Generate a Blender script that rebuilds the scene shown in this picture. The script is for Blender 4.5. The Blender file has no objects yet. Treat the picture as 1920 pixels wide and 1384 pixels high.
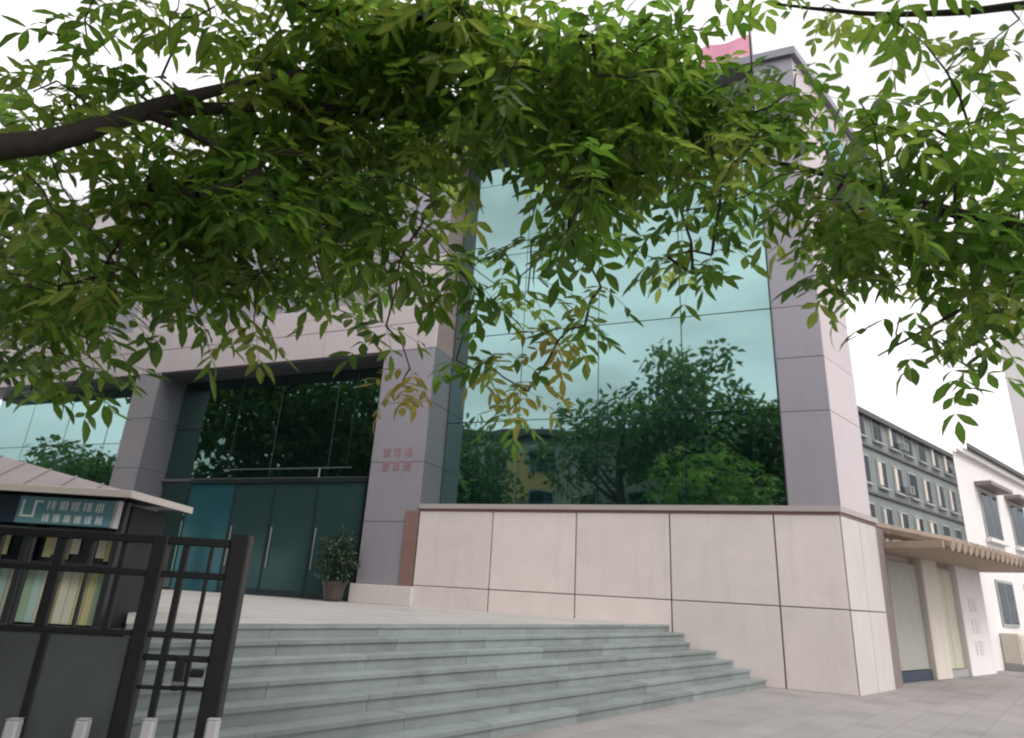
import bpy, bmesh, math, random
import numpy as np
from mathutils import Vector, Matrix

scene = bpy.context.scene
COL = scene.collection
R = math.radians

# ------------------------------------------------------------------ camera
cam_d = bpy.data.cameras.new('camera')
cam = bpy.data.objects.new('camera', cam_d)
COL.objects.link(cam)
PITCH, ROLL = R(19.0577), R(3.2909)
cx_ = Vector((math.cos(ROLL), -math.sin(ROLL)*math.sin(PITCH), math.sin(ROLL)*math.cos(PITCH)))
cy_ = -Vector((math.sin(ROLL), math.cos(ROLL)*math.sin(PITCH), -math.cos(ROLL)*math.cos(PITCH)))
cz_ = -Vector((0, math.cos(PITCH), math.sin(PITCH)))
m = Matrix((cx_, cy_, cz_)).transposed().to_4x4()
m.translation = Vector((0, 0, 1.6))
cam.matrix_world = m
cam_d.sensor_width = 36.0
cam_d.lens = 22.69
cam_d.clip_start = 0.05
cam_d.clip_end = 2000
scene.camera = cam

# ------------------------------------------------------------------ sky, sun, exposure (bright overcast)
SUN_EL, SUN_AZ = 52, 140          # azimuth clockwise from +Y
world = bpy.data.worlds.new('World')
scene.world = world
world.use_nodes = True
wn, wl = world.node_tree.nodes, world.node_tree.links
for n in list(wn):
    wn.remove(n)
w_out = wn.new('ShaderNodeOutputWorld')
w_bg = wn.new('ShaderNodeBackground')
w_sky = wn.new('ShaderNodeTexSky')
w_sky.sky_type = 'NISHITA'
w_sky.sun_disc = False
w_sky.sun_elevation = R(SUN_EL)
w_sky.sun_rotation = R(SUN_AZ)
w_sky.air_density = 1.0
w_sky.dust_density = 6.0
w_sky.ozone_density = 1.0
w_hs = wn.new('ShaderNodeHueSaturation')
w_hs.inputs['Saturation'].default_value = 0.12
w_mix = wn.new('ShaderNodeMix')
w_mix.data_type = 'RGBA'
w_mix.inputs['Factor'].default_value = 0.72        # cloud deck over the clear sky
w_mix.inputs['B'].default_value = (10.2, 10.0, 10.2, 1)
w_tc = wn.new('ShaderNodeTexCoord')
w_mp = wn.new('ShaderNodeMapping'); w_mp.inputs['Scale'].default_value = (1.0, 1.0, 2.6)
w_nz = wn.new('ShaderNodeTexNoise'); w_nz.inputs['Scale'].default_value = 3.2; w_nz.inputs['Detail'].default_value = 7
w_mr = wn.new('ShaderNodeMapRange'); w_mr.inputs['From Min'].default_value = 0.32; w_mr.inputs['From Max'].default_value = 0.68
w_mr.inputs['To Min'].default_value = 0.66; w_mr.inputs['To Max'].default_value = 1.22
w_cl = wn.new('ShaderNodeVectorMath'); w_cl.operation = 'SCALE'; w_cl.inputs[0].default_value = (10.2, 10.0, 10.2)
wl.new(w_tc.outputs['Generated'], w_mp.inputs['Vector']); wl.new(w_mp.outputs['Vector'], w_nz.inputs['Vector'])
wl.new(w_nz.outputs['Fac'], w_mr.inputs['Value']); wl.new(w_mr.outputs['Result'], w_cl.inputs['Scale'])
wl.new(w_cl.outputs['Vector'], w_mix.inputs['B'])
wl.new(w_sky.outputs['Color'], w_hs.inputs['Color'])
wl.new(w_hs.outputs['Color'], w_mix.inputs['A'])
wl.new(w_mix.outputs['Result'], w_bg.inputs['Color'])
w_bg.inputs['Strength'].default_value = 0.10
wl.new(w_bg.outputs['Background'], w_out.inputs['Surface'])

sun_d = bpy.data.lights.new('sun', 'SUN')
sun_d.energy = 1.0
sun_d.angle = R(25)
sun_d.color = (1.0, 0.96, 0.9)
sun = bpy.data.objects.new('sun', sun_d)
COL.objects.link(sun)
sd = Vector((math.sin(R(SUN_AZ))*math.cos(R(SUN_EL)), math.cos(R(SUN_AZ))*math.cos(R(SUN_EL)), math.sin(R(SUN_EL))))
sun.rotation_euler = sd.to_track_quat('Z', 'Y').to_euler()

vs = scene.view_settings
vs.view_transform = 'Standard'
vs.look = 'None'
vs.gamma = 1.0
vs.use_curve_mapping = False
vs.exposure = 0.75
scene.cycles.pixel_filter_type = 'BLACKMAN_HARRIS'
scene.cycles.filter_width = 2.2
scene.cycles.max_bounces = 8
scene.cycles.transparent_max_bounces = 8

# ------------------------------------------------------------------ materials
def new_mat(name):
    mt = bpy.data.materials.new(name)
    mt.use_nodes = True
    nt = mt.node_tree
    return mt, nt.nodes, nt.links, nt.nodes['Principled BSDF']

def surf(name, col, rough=0.6, var=0.12, scale=3.0, bump=0.0, bscale=60.0, metal=0.0, grain=0.0, gscale=220.0, objvar=0.0, stain=0.0, spec=0.5):
    """procedural surface: large tone variation, fine grain, streaky stains, relief, and a tone shift per piece"""
    mt, N, L, P = new_mat(name)
    tc = N.new('ShaderNodeTexCoord')
    src = N.new('ShaderNodeMapping')
    oi = N.new('ShaderNodeObjectInfo')
    off = N.new('ShaderNodeVectorMath'); off.operation = 'SCALE'
    off.inputs[0].default_value = (37, 53, 71)
    L.new(oi.outputs['Random'], off.inputs['Scale'])
    L.new(tc.outputs['Object'], src.inputs['Vector'])
    L.new(off.outputs['Vector'], src.inputs['Location'])
    def noise(sc, det=5, vec=None):
        n = N.new('ShaderNodeTexNoise'); n.inputs['Scale'].default_value = sc; n.inputs['Detail'].default_value = det
        n.inputs['Roughness'].default_value = 0.62
        L.new(vec or src.outputs['Vector'], n.inputs['Vector'])
        return n.outputs['Fac']
    def math_(op, a, b):
        n = N.new('ShaderNodeMath'); n.operation = op
        for i, x in enumerate((a, b)):
            if isinstance(x, (int, float)): n.inputs[i].default_value = x
            else: L.new(x, n.inputs[i])
        return n.outputs[0]
    v = math_('MULTIPLY', math_('SUBTRACT', noise(scale), 0.5), 2*var*1.6)
    if grain:
        v = math_('ADD', v, math_('MULTIPLY', math_('SUBTRACT', noise(gscale, 2), 0.5), 2*grain))
    if objvar:
        v = math_('ADD', v, math_('MULTIPLY', math_('SUBTRACT', oi.outputs['Random'], 0.5), 2*objvar))
    if stain:
        st = N.new('ShaderNodeMapping'); st.inputs['Scale'].default_value = (3.0, 3.0, 0.35)
        L.new(src.outputs['Vector'], st.inputs['Vector'])
        s = N.new('ShaderNodeMapRange'); s.inputs['From Min'].default_value = 0.52; s.inputs['From Max'].default_value = 0.75
        L.new(noise(1.3, 6, st.outputs['Vector']), s.inputs['Value'])
        v = math_('SUBTRACT', v, math_('MULTIPLY', s.outputs['Result'], stain))
    br = math_('ADD', v, 1.0)
    mul = N.new('ShaderNodeVectorMath'); mul.operation = 'SCALE'
    mul.inputs[0].default_value = col
    L.new(br, mul.inputs['Scale'])
    L.new(mul.outputs['Vector'], P.inputs['Base Color'])
    rv = math_('ADD', math_('MULTIPLY', noise(scale*3), 0.2), rough-0.1)
    L.new(rv, P.inputs['Roughness'])
    P.inputs['Metallic'].default_value = metal
    P.inputs['Specular IOR Level'].default_value = spec
    if bump:
        b = N.new('ShaderNodeBump'); b.inputs['Strength'].default_value = bump; b.inputs['Distance'].default_value = 0.01
        L.new(noise(bscale, 4), b.inputs['Height'])
        L.new(b.outputs['Normal'], P.inputs['Normal'])
    return mt

def glass_mat(name, tint, body, face, wave=0.02, rough=0.02):
    """coated facade glass: tinted mirror over a dark body, stronger at grazing angles"""
    mt, N, L, P = new_mat(name)
    N.remove(P)
    out = N['Material Output']
    gl = N.new('ShaderNodeBsdfGlossy'); gl.inputs['Color'].default_value = (*tint, 1); gl.inputs['Roughness'].default_value = rough
    df = N.new('ShaderNodeBsdfDiffuse'); df.inputs['Color'].default_value = (*body, 1)
    lw = N.new('ShaderNodeLayerWeight'); lw.inputs['Blend'].default_value = 0.25
    mr = N.new('ShaderNodeMapRange'); mr.inputs['To Min'].default_value = face; mr.inputs['To Max'].default_value = 1.0
    L.new(lw.outputs['Fresnel'], mr.inputs['Value'])
    mx = N.new('ShaderNodeMixShader')
    L.new(mr.outputs['Result'], mx.inputs['Fac']); L.new(df.outputs[0], mx.inputs[1]); L.new(gl.outputs[0], mx.inputs[2])
    L.new(mx.outputs[0], out.inputs['Surface'])
    tc = N.new('ShaderNodeTexCoord'); nz = N.new('ShaderNodeTexNoise'); nz.inputs['Scale'].default_value = 0.55; nz.inputs['Detail'].default_value = 1.5
    oi = N.new('ShaderNodeObjectInfo'); ad = N.new('ShaderNodeVectorMath'); ad.operation = 'ADD'
    L.new(tc.outputs['Object'], ad.inputs[0]); L.new(oi.outputs['Random'], ad.inputs[1]); L.new(ad.outputs['Vector'], nz.inputs['Vector'])
    bp = N.new('ShaderNodeBump'); bp.inputs['Strength'].default_value = wave; bp.inputs['Distance'].default_value = 0.3
    L.new(nz.outputs['Fac'], bp.inputs['Height']); L.new(bp.outputs['Normal'], gl.inputs['Normal'])
    return mt

def leaf_mat(name, ramp, trans=0.5, gloss=0.38):
    mt, N, L, P = new_mat(name)
    out = N['Material Output']
    at = N.new('ShaderNodeAttribute'); at.attribute_name = 'tone'
    oi = N.new('ShaderNodeObjectInfo')
    ad = N.new('ShaderNodeMath'); ad.operation = 'ADD'
    L.new(at.outputs['Fac'], ad.inputs[0]); L.new(oi.outputs['Random'], ad.inputs[1])
    fr = N.new('ShaderNodeMath'); fr.operation = 'FRACT'; L.new(ad.outputs[0], fr.inputs[0])
    cr = N.new('ShaderNodeValToRGB')
    el = cr.color_ramp.elements
    while len(el) > 1: el.remove(el[-1])
    for i, (p, c) in enumerate(ramp):
        e = el[0] if i == 0 else el.new(p)
        e.position = p; e.color = (*c, 1)
    L.new(fr.outputs[0], cr.inputs['Fac'])
    tc = N.new('ShaderNodeTexCoord'); nz = N.new('ShaderNodeTexNoise'); nz.inputs['Scale'].default_value = 9
    L.new(tc.outputs['Object'], nz.inputs['Vector'])
    mr = N.new('ShaderNodeMapRange'); mr.inputs['To Min'].default_value = 0.7; mr.inputs['To Max'].default_value = 1.3
    L.new(nz.outputs['Fac'], mr.inputs['Value'])
    sc = N.new('ShaderNodeVectorMath'); sc.operation = 'SCALE'
    ra = N.new('ShaderNodeAttribute'); ra.attribute_name = 'rib'
    rm = N.new('ShaderNodeMapRange'); rm.inputs['To Min'].default_value = 0.86; rm.inputs['To Max'].default_value = 1.32
    L.new(ra.outputs['Fac'], rm.inputs['Value'])
    ml = N.new('ShaderNodeMath'); ml.operation = 'MULTIPLY'; L.new(mr.outputs['Result'], ml.inputs[0]); L.new(rm.outputs['Result'], ml.inputs[1])
    L.new(cr.outputs['Color'], sc.inputs[0]); L.new(ml.outputs[0], sc.inputs['Scale'])
    L.new(sc.outputs['Vector'], P.inputs['Base Color'])
    P.inputs['Roughness'].default_value = gloss
    P.inputs['Specular IOR Level'].default_value = 0.6
    tr = N.new('ShaderNodeBsdfTranslucent')
    hs = N.new('ShaderNodeHueSaturation'); hs.inputs['Value'].default_value = 3.3; hs.inputs['Hue'].default_value = 0.485
    L.new(sc.outputs['Vector'], hs.inputs['Color']); L.new(hs.outputs['Color'], tr.inputs['Color'])
    mx = N.new('ShaderNodeMixShader'); mx.inputs['Fac'].default_value = trans
    L.new(P.outputs[0], mx.inputs[1]); L.new(tr.outputs[0], mx.inputs[2])
    L.new(mx.outputs[0], out.inputs['Surface'])
    return mt

M = {}
M['pavement'] = surf('pavement_concrete', (0.255, 0.24, 0.233), 0.85, var=0.10, scale=0.7, bump=0.25, bscale=45, grain=0.10, gscale=90, stain=0.0)
M['asphalt'] = surf('asphalt', (0.055, 0.055, 0.058), 0.9, var=0.15, scale=1.5, bump=0.5, bscale=120, grain=0.25, gscale=160)
M['kerb'] = surf('kerb_granite', (0.32, 0.32, 0.32), 0.8, var=0.1, grain=0.15, objvar=0.08)
M['stone'] = surf('pink_cream_granite', (0.625, 0.56, 0.53), 0.55, var=0.07, scale=1.6, grain=0.16, gscale=70, objvar=0.06, stain=0.09, bump=0.05)
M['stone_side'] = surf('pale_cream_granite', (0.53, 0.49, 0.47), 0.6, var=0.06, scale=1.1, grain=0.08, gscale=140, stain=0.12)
M['joint'] = surf('dark_joint', (0.20, 0.16, 0.155), 0.9)
M['coping'] = surf('grey_coping_stone', (0.36, 0.32, 0.31), 0.5, var=0.06, grain=0.1)
M['step'] = surf('grey_green_step_stone', (0.195, 0.224, 0.219), 0.62, var=0.26, scale=1.9, grain=0.14, gscale=120, objvar=0.13, bump=0.12, stain=0.12)
M['landing'] = surf('pale_landing_stone', (0.36, 0.34, 0.325), 0.6, var=0.08, grain=0.1, objvar=0.06)
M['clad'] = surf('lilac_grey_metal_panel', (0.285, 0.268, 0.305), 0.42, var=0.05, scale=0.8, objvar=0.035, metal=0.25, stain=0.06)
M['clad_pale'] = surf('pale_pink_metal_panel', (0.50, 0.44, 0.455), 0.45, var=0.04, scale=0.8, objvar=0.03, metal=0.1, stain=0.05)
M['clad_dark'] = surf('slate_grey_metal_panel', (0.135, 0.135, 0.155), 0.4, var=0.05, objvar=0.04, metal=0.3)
M['redstone'] = surf('red_brown_granite', (0.20, 0.115, 0.10), 0.5, var=0.1, grain=0.2, objvar=0.06)
M['mullion'] = surf('dark_anodised_mullion', (0.03, 0.045, 0.05), 0.35, metal=0.6)
M['parapet'] = surf('grey_parapet_flashing', (0.22, 0.22, 0.25), 0.4, metal=0.5)
M['core'] = surf('grey_render', (0.25, 0.25, 0.26), 0.8)
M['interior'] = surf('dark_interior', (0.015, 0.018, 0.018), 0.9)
M['glass'] = glass_mat('green_mirror_glass', (0.44, 0.68, 0.665), (0.006, 0.02, 0.018), 0.60, wave=0.03)
M['glass_entry'] = glass_mat('dark_green_entrance_glass', (0.36, 0.60, 0.54), (0.004, 0.010, 0.009), 0.30, wave=0.03)
M['glass_teal'] = glass_mat('teal_door_glass', (0.36, 0.66, 0.70), (0.020, 0.075, 0.092), 0.08, wave=0.03, rough=0.12)
M['glass_smoke'] = glass_mat('smoked_door_glass', (0.36, 0.56, 0.56), (0.023, 0.049, 0.050), 0.05, wave=0.03, rough=0.12)
M['gate'] = surf('black_painted_iron', (0.008, 0.008, 0.010), 0.45, var=0.3, scale=9, bump=0.1, bscale=50)
M['gate_sheet'] = surf('dark_grey_steel_sheet', (0.065, 0.074, 0.077), 0.5, var=0.25, scale=2.5, stain=0.25)
M['steel'] = surf('dull_steel', (0.30, 0.30, 0.30), 0.4, metal=0.7)
M['kroof'] = surf('brown_grey_roof_sheet', (0.215, 0.19, 0.19), 0.6, var=0.10, scale=2, grain=0.05, stain=0.1)
M['keave'] = surf('pale_eave_board', (0.46, 0.42, 0.38), 0.6, var=0.08)
M['kdark'] = surf('dark_kiosk_frame', (0.02, 0.025, 0.028), 0.5)
M['kglass'] = glass_mat('kiosk_glass', (0.5, 0.6, 0.6), (0.008, 0.012, 0.014), 0.10)
M['sign_blue'] = surf('blue_teal_sign_face', (0.15, 0.33, 0.38), 0.35, var=0.05)
M['sign_white'] = surf('white_sign_paint', (0.80, 0.86, 0.86), 0.5, var=0.03)
M['blind'] = {}
for k, c in dict(green=(0.30, 0.42, 0.30), yellow=(0.50, 0.47, 0.26), cream=(0.55, 0.54, 0.44), aqua=(0.36, 0.50, 0.47), olive=(0.30, 0.27, 0.13)).items():
    M['blind'][k] = surf('blind_' + k, c, 0.8, var=0.08)
M['white_paint'] = surf('white_post_paint', (0.46, 0.46, 0.47), 0.7, var=0.12, stain=0.25)
M['red'] = surf('red_lettering', (0.30, 0.17, 0.20), 0.6)
M['white_wall'] = surf('white_render', (0.74, 0.71, 0.70), 0.85, var=0.04, scale=0.8, stain=0.10, bump=0.06, bscale=80)
M['cream_wall'] = surf('cream_render', (0.60, 0.55, 0.48), 0.85, var=0.05, stain=0.10, bump=0.06, bscale=80)
M['shutter'] = surf('grey_beige_door_paint', (0.36, 0.355, 0.32), 0.6, var=0.05, stain=0.12)
M['shutter_cream'] = surf('cream_door_paint', (0.50, 0.48, 0.38), 0.6, var=0.05, stain=0.1)
M['navy'] = surf('navy_threshold', (0.02, 0.035, 0.06), 0.5)
M['tile'] = surf('brown_canopy_tile', (0.36, 0.275, 0.215), 0.8, var=0.14, scale=4, objvar=0.14, grain=0.12)
M['tile_under'] = surf('tan_canopy_soffit', (0.42, 0.33, 0.26), 0.8, var=0.08)
M['lilac_letter'] = surf('faded_lilac_lettering', (0.655, 0.635, 0.66), 0.8)
M['far_grey'] = surf('weathered_grey_green_render', (0.20, 0.225, 0.22), 0.85, var=0.16, scale=0.7, stain=0.22)
M['far_glass'] = glass_mat('far_window_glass', (0.5, 0.56, 0.6), (0.02, 0.025, 0.03), 0.14)
M['far_frame'] = surf('pale_window_frame', (0.34, 0.36, 0.35), 0.7)
M['roof_dark'] = surf('dark_roof_edge', (0.10, 0.10, 0.10), 0.8)
M['pink'] = surf('pink_flag_cloth', (0.72, 0.32, 0.44), 0.8, var=0.10, scale=5)
M['ochre'] = surf('ochre_render', (0.60, 0.42, 0.18), 0.85, var=0.06, stain=0.1)
M['pale_block'] = surf('pale_grey_render', (0.50, 0.50, 0.46), 0.85, var=0.06, stain=0.1)
M['bark'] = surf('dark_bark', (0.050, 0.040, 0.034), 0.9, var=0.3, scale=14, bump=0.9, bscale=30)
M['pot'] = surf('dark_glazed_pot', (0.05, 0.04, 0.035), 0.35)
GREEN = [(0.0, (0.030, 0.075, 0.009)), (0.22, (0.044, 0.102, 0.012)), (0.45, (0.062, 0.128, 0.016)), (0.66, (0.082, 0.150, 0.021)), (0.82, (0.105, 0.162, 0.026)), (0.94, (0.135, 0.165, 0.032)), (1.0, (0.046, 0.105, 0.013))]
M['leaf'] = leaf_mat('green_leaf', GREEN)
M['leaf_yellow'] = leaf_mat('yellowed_leaf', [(0.0, (0.15, 0.155, 0.028)), (0.5, (0.175, 0.150, 0.025)), (1.0, (0.11, 0.15, 0.026))])
M['leaf_far'] = leaf_mat('dark_green_leaf', [(0.0, (0.026, 0.055, 0.014)), (0.5, (0.042, 0.08, 0.018)), (1.0, (0.060, 0.10, 0.022))], trans=0.35)
M['shrub'] = leaf_mat('dark_shrub_leaf', [(0.0, (0.006, 0.020, 0.007)), (1.0, (0.014, 0.036, 0.011))], trans=0.25)

# ------------------------------------------------------------------ helpers
class MB:
    def __init__(s): s.v, s.f = [], []
    def add(s, v, f):
        n = len(s.v); s.v += [tuple(p) for p in v]; s.f += [tuple(i+n for i in q) for q in f]; return s
    def box(s, x0, x1, y0, y1, z0, z1, c=0.006):
        c = min(c, abs(x1-x0)*.3, abs(y1-y0)*.3, abs(z1-z0)*.3)
        X, Y, Z = (x0, x1), (y0, y1), (z0, z1)
        v, idx = [], {}
        for i in (0, 1):
            for j in (0, 1):
                for k in (0, 1):
                    sx, sy, sz = (c if i == 0 else -c), (c if j == 0 else -c), (c if k == 0 else -c)
                    for a, p in enumerate(((X[i], Y[j]+sy, Z[k]+sz), (X[i]+sx, Y[j], Z[k]+sz), (X[i]+sx, Y[j]+sy, Z[k]))):
                        idx[i, j, k, a] = len(v); v.append(p)
        f = []
        I = idx
        f += [(I[0,0,0,0], I[0,0,1,0], I[0,1,1,0], I[0,1,0,0]), (I[1,0,0,0], I[1,1,0,0], I[1,1,1,0], I[1,0,1,0])]
        f += [(I[0,0,0,1], I[1,0,0,1], I[1,0,1,1], I[0,0,1,1]), (I[0,1,0,1], I[0,1,1,1], I[1,1,1,1], I[1,1,0,1])]
        f += [(I[0,0,0,2], I[0,1,0,2], I[1,1,0,2], I[1,0,0,2]), (I[0,0,1,2], I[1,0,1,2], I[1,1,1,2], I[0,1,1,2])]
        for j in (0, 1):
            for k in (0, 1): f.append((I[0,j,k,1], I[1,j,k,1], I[1,j,k,2], I[0,j,k,2]))
        for i in (0, 1):
            for k in (0, 1): f.append((I[i,0,k,0], I[i,1,k,0], I[i,1,k,2], I[i,0,k,2]))
            for j in (0, 1): f.append((I[i,j,0,0], I[i,j,1,0], I[i,j,1,1], I[i,j,0,1]))
            for j in (0, 1):
                for k in (0, 1): f.append((I[i,j,k,0], I[i,j,k,1], I[i,j,k,2]))
        return s.add(v, f)
    def prism(s, poly, z0, z1):
        n = len(poly)
        v = [(x, y, z0) for x, y in poly] + [(x, y, z1) for x, y in poly]
        f = [tuple(range(n-1, -1, -1)), tuple(range(n, 2*n))]
        f += [(i, (i+1) % n, n+(i+1) % n, n+i) for i in range(n)]
        return s.add(v, f)
    def tube(s, pts, rads, seg=8, cap=True):
        v, f = [], []
        pts = [Vector(p) for p in pts]
        ref = Vector((0.31, 0.17, 0.93))
        for i, p in enumerate(pts):
            t = (pts[min(i+1, len(pts)-1)] - pts[max(i-1, 0)])
            if t.length < 1e-6: t = Vector((0, 0, 1))
            t.normalize()
            a = t.cross(ref)
            if a.length < 1e-3: a = t.cross(Vector((1, 0, 0)))
            a.normalize(); b = t.cross(a)
            for k in range(seg):
                q = 2*math.pi*k/seg
                v.append(p + (a*math.cos(q) + b*math.sin(q))*rads[i])
        for i in range(len(pts)-1):
            for k in range(seg):
                f.append((i*seg+k, i*seg+(k+1) % seg, (i+1)*seg+(k+1) % seg, (i+1)*seg+k))
        if cap:
            f.append(tuple(range(seg-1, -1, -1))); f.append(tuple((len(pts)-1)*seg+k for k in range(seg)))
        return s.add(v, f)
    def build(s, name, mat, parent=None, smooth=False):
        me = bpy.data.meshes.new(name)
        me.from_pydata(s.v, [], s.f)
        bm = bmesh.new(); bm.from_mesh(me); bmesh.ops.recalc_face_normals(bm, faces=bm.faces); bm.to_mesh(me); bm.free()
        me.materials.append(mat)
        if smooth: me.shade_smooth()
        return link(name, me, parent)

def link(name, me, parent=None):
    o = bpy.data.objects.new(name, me); COL.objects.link(o)
    if parent: o.parent = parent
    return o

def tag(o, label=None, cat=None, group=None, kind=None):
    if label: o['label'] = label
    if cat: o['category'] = cat
    if group: o['group'] = group
    if kind: o['kind'] = kind
    return o

def thing(name, label, cat, loc=(0, 0, 0), rz=0.0, group=None):
    o = bpy.data.objects.new(name, None); COL.objects.link(o)
    o.location = loc; o.rotation_euler = (0, 0, rz); o.empty_display_size = 0.3
    return tag(o, label, cat, group)

def bx(name, mat, parent, *a, c=0.006):
    return MB().box(*a, c=c).build(name, mat, parent)

def glyph(rng, w, h, t, d=0.006):
    """one character of small strokes inside w x h, drawn in the x-z plane, proud by d towards -y"""
    g = MB(); t *= 0.72
    rows = rng.choice([4, 5, 5])
    cut = rng.choice([0.0, 0.34, 0.42])                       # a side radical on the left
    for i in range(rows):
        z = h*(0.03 + 0.88*i/(rows-1)); a = (cut+rng.uniform(0, .12))*w; b = w*(1-rng.uniform(0, .14))
        g.box(a, b, -d, 0, z, z+t, c=0.0005)
    for i in range(2 if cut else 3):
        x = w*(cut+(1-cut)*(0.12+0.34*i+rng.uniform(-.05, .05))); g.box(x, x+t, -d*1.2, 0, h*rng.uniform(0, .25), h*rng.uniform(.8, 1), c=0.0005)
    if cut:
        x = w*rng.uniform(.08, .14); g.box(x, x+t, -d*1.2, 0, 0, h*.95, c=0.0005)
        for q in (.3, .62, .86): g.box(0, w*cut*.8, -d, 0, h*q, h*q+t, c=0.0005)
    return g

# ------------------------------------------------------------------ ground
pm_ = M['pavement'].node_tree; N_, L_ = pm_.nodes, pm_.links
P_ = N_['Principled BSDF']; src_ = P_.inputs['Base Color'].links[0].from_socket
bt = N_.new('ShaderNodeTexBrick'); tcx = N_.new('ShaderNodeTexCoord'); mpx = N_.new('ShaderNodeMapping')
mpx.inputs['Rotation'].default_value = (0, 0, R(-49)); L_.new(tcx.outputs['Object'], mpx.inputs['Vector']); L_.new(mpx.outputs['Vector'], bt.inputs['Vector'])
bt.inputs['Scale'].default_value = 1.0; bt.inputs['Brick Width'].default_value = 0.8; bt.inputs['Row Height'].default_value = 0.5
bt.inputs['Mortar Size'].default_value = 0.006; bt.inputs['Mortar Smooth'].default_value = 0.3
bt.inputs['Color1'].default_value = (1.06, 1.05, 1.04, 1); bt.inputs['Color2'].default_value = (0.93, 0.93, 0.94, 1); bt.inputs['Mortar'].default_value = (0.62, 0.60, 0.58, 1)
mu = N_.new('ShaderNodeVectorMath'); mu.operation = 'MULTIPLY'
L_.new(src_, mu.inputs[0]); L_.new(bt.outputs['Color'], mu.inputs[1])
st_ = N_.new('ShaderNodeTexNoise'); st_.inputs['Scale'].default_value = 0.9; st_.inputs['Detail'].default_value = 8; L_.new(tcx.outputs['Object'], st_.inputs['Vector'])
sr_ = N_.new('ShaderNodeMapRange'); sr_.inputs['From Min'].default_value = 0.5; sr_.inputs['From Max'].default_value = 0.72; sr_.inputs['To Min'].default_value = 1.0; sr_.inputs['To Max'].default_value = 0.78
L_.new(st_.outputs['Fac'], sr_.inputs['Value'])
m2_ = N_.new('ShaderNodeVectorMath'); m2_.operation = 'SCALE'; L_.new(mu.outputs['Vector'], m2_.inputs[0]); L_.new(sr_.outputs['Result'], m2_.inputs['Scale'])
L_.new(m2_.outputs['Vector'], P_.inputs['Base Color'])
g = MB(); g.add([(-600, -600, 0), (600, -600, 0), (600, 900, 0), (-600, 900, 0)], [(0, 1, 2, 3)])
ground = g.build('pavement', M['pavement']); tag(ground, kind='structure')
# road behind the camera, parallel to the row of small buildings on the right
RA = R(47)
rdir, rout = Vector((math.sin(RA), math.cos(RA), 0)), Vector((math.cos(RA), -math.sin(RA), 0))
def strip(name, d0, d1, z0, z1, mat, l0=-160, l1=260):
    p = [rdir*l + rout*d for l, d in ((l0, d0), (l1, d0), (l1, d1), (l0, d1))]
    o = MB().prism([(q.x, q.y) for q in p], z0, z1).build(name, mat)
    return tag(o, kind='structure')
strip('road', 3.7, 12.0, -0.2, 0.004, M['asphalt'])
strip('kerb', 3.4, 3.7, -0.1, 0.12, M['kerb'])

# ------------------------------------------------------------------ office building (local axes: x = u to the left along the facade, y = v out of it)
BO = (7.324, 14.359, 0.0)
BR = math.atan2(0.37946605, -0.92520566)
bld = thing('office_building', 'large office building with green mirror glass wall and pale granite plinth', 'building', BO, BR)
GV = -1.15                                       # plane of the recessed glass wall
RET = (-0.40, -0.916)                            # direction of the splayed right-hand return, local
def ret(u, v, k): return (u + RET[0]*k, v + RET[1]*k)
rng = random.Random(5)

# plinth with stone panels and coping
pl = MB().prism([(10.43, -0.035), (-0.02, -0.035), ret(-0.02, -0.035, 3.1), (10.43, -2.9)], 0, 3.60).build('plinth', M['joint'], bld)
ue = [0.0, 1.30, 3.62, 5.93, 8.22, 10.44]
for i in range(5):
    for z0, z1 in ((0.0, 1.63), (1.645, 3.60)):
        a, b = ue[i]+(0.016 if i else -0.05), ue[i+1]-0.016
        dv = rng.uniform(-0.006, 0.006)
        bx('stone_panel', M['stone'], pl, a, b, -0.04+dv, 0.0+dv, z0, z1-0.008, c=0.008)
# splayed return in pale stone: three slabs
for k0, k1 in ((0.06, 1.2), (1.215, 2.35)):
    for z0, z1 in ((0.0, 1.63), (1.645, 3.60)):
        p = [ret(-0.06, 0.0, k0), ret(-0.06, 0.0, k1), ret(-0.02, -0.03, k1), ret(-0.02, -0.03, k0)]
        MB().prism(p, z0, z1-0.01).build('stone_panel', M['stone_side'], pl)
cop = MB().prism([(10.44, 0.05), (-0.09, 0.05), ret(-0.12, 0.03, 2.42), (10.44, -2.9)], 3.665, 3.79).build('coping', M['coping'], pl)
MB().prism([(10.44, 0.012), (-0.065, 0.012), ret(-0.075, 0.0, 2.38), (10.44, -2.9)], 3.60, 3.665).build('dark_band', M['redstone'], pl)  # solid dark red-brown band below the coping, slightly proud of the panels

# clad columns
def column(poly, z0, z1, joints, mat_front, mats, parent=bld, name='column', gap=0.018):
    """solid of cladding panels: every face of the polygon between joints is a panel of its own"""
    cxp = sum(p[0] for p in poly)/len(poly); cyp = sum(p[1] for p in poly)/len(poly)
    inner = [(cxp+(x-cxp)*0.965, cyp+(y-cyp)*0.965) for x, y in poly]
    core = MB().prism(inner, z0, z1).build(name, M['joint'], parent)
    zs = [z0] + joints + [z1]
    for i in range(len(poly)):
        mt = mats[i] if isinstance(mats, (list, tuple)) else mats
        if mt is None: continue
        a, b = Vector(poly[i]), Vector(poly[(i+1) % len(poly)])
        t = (b-a).normalized(); nrm = Vector((t.y, -t.x))
        mid = (a+b)/2
        if nrm.dot(Vector((cxp, cyp))-mid) > 0: nrm = -nrm
        for j in range(len(zs)-1):
            e = rng.uniform(-0.004, 0.004)
            p = [a+t*0.004+nrm*e, b-t*0.004+nrm*e, b-t*0.03-nrm*0.035, a+t*0.03-nrm*0.035]
            MB().prism([(q.x, q.y) for q in p], zs[j]+gap/2, zs[j+1]-gap/2).build('cladding_panel', mt, core)
    return core
ZT = 16.45
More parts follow.
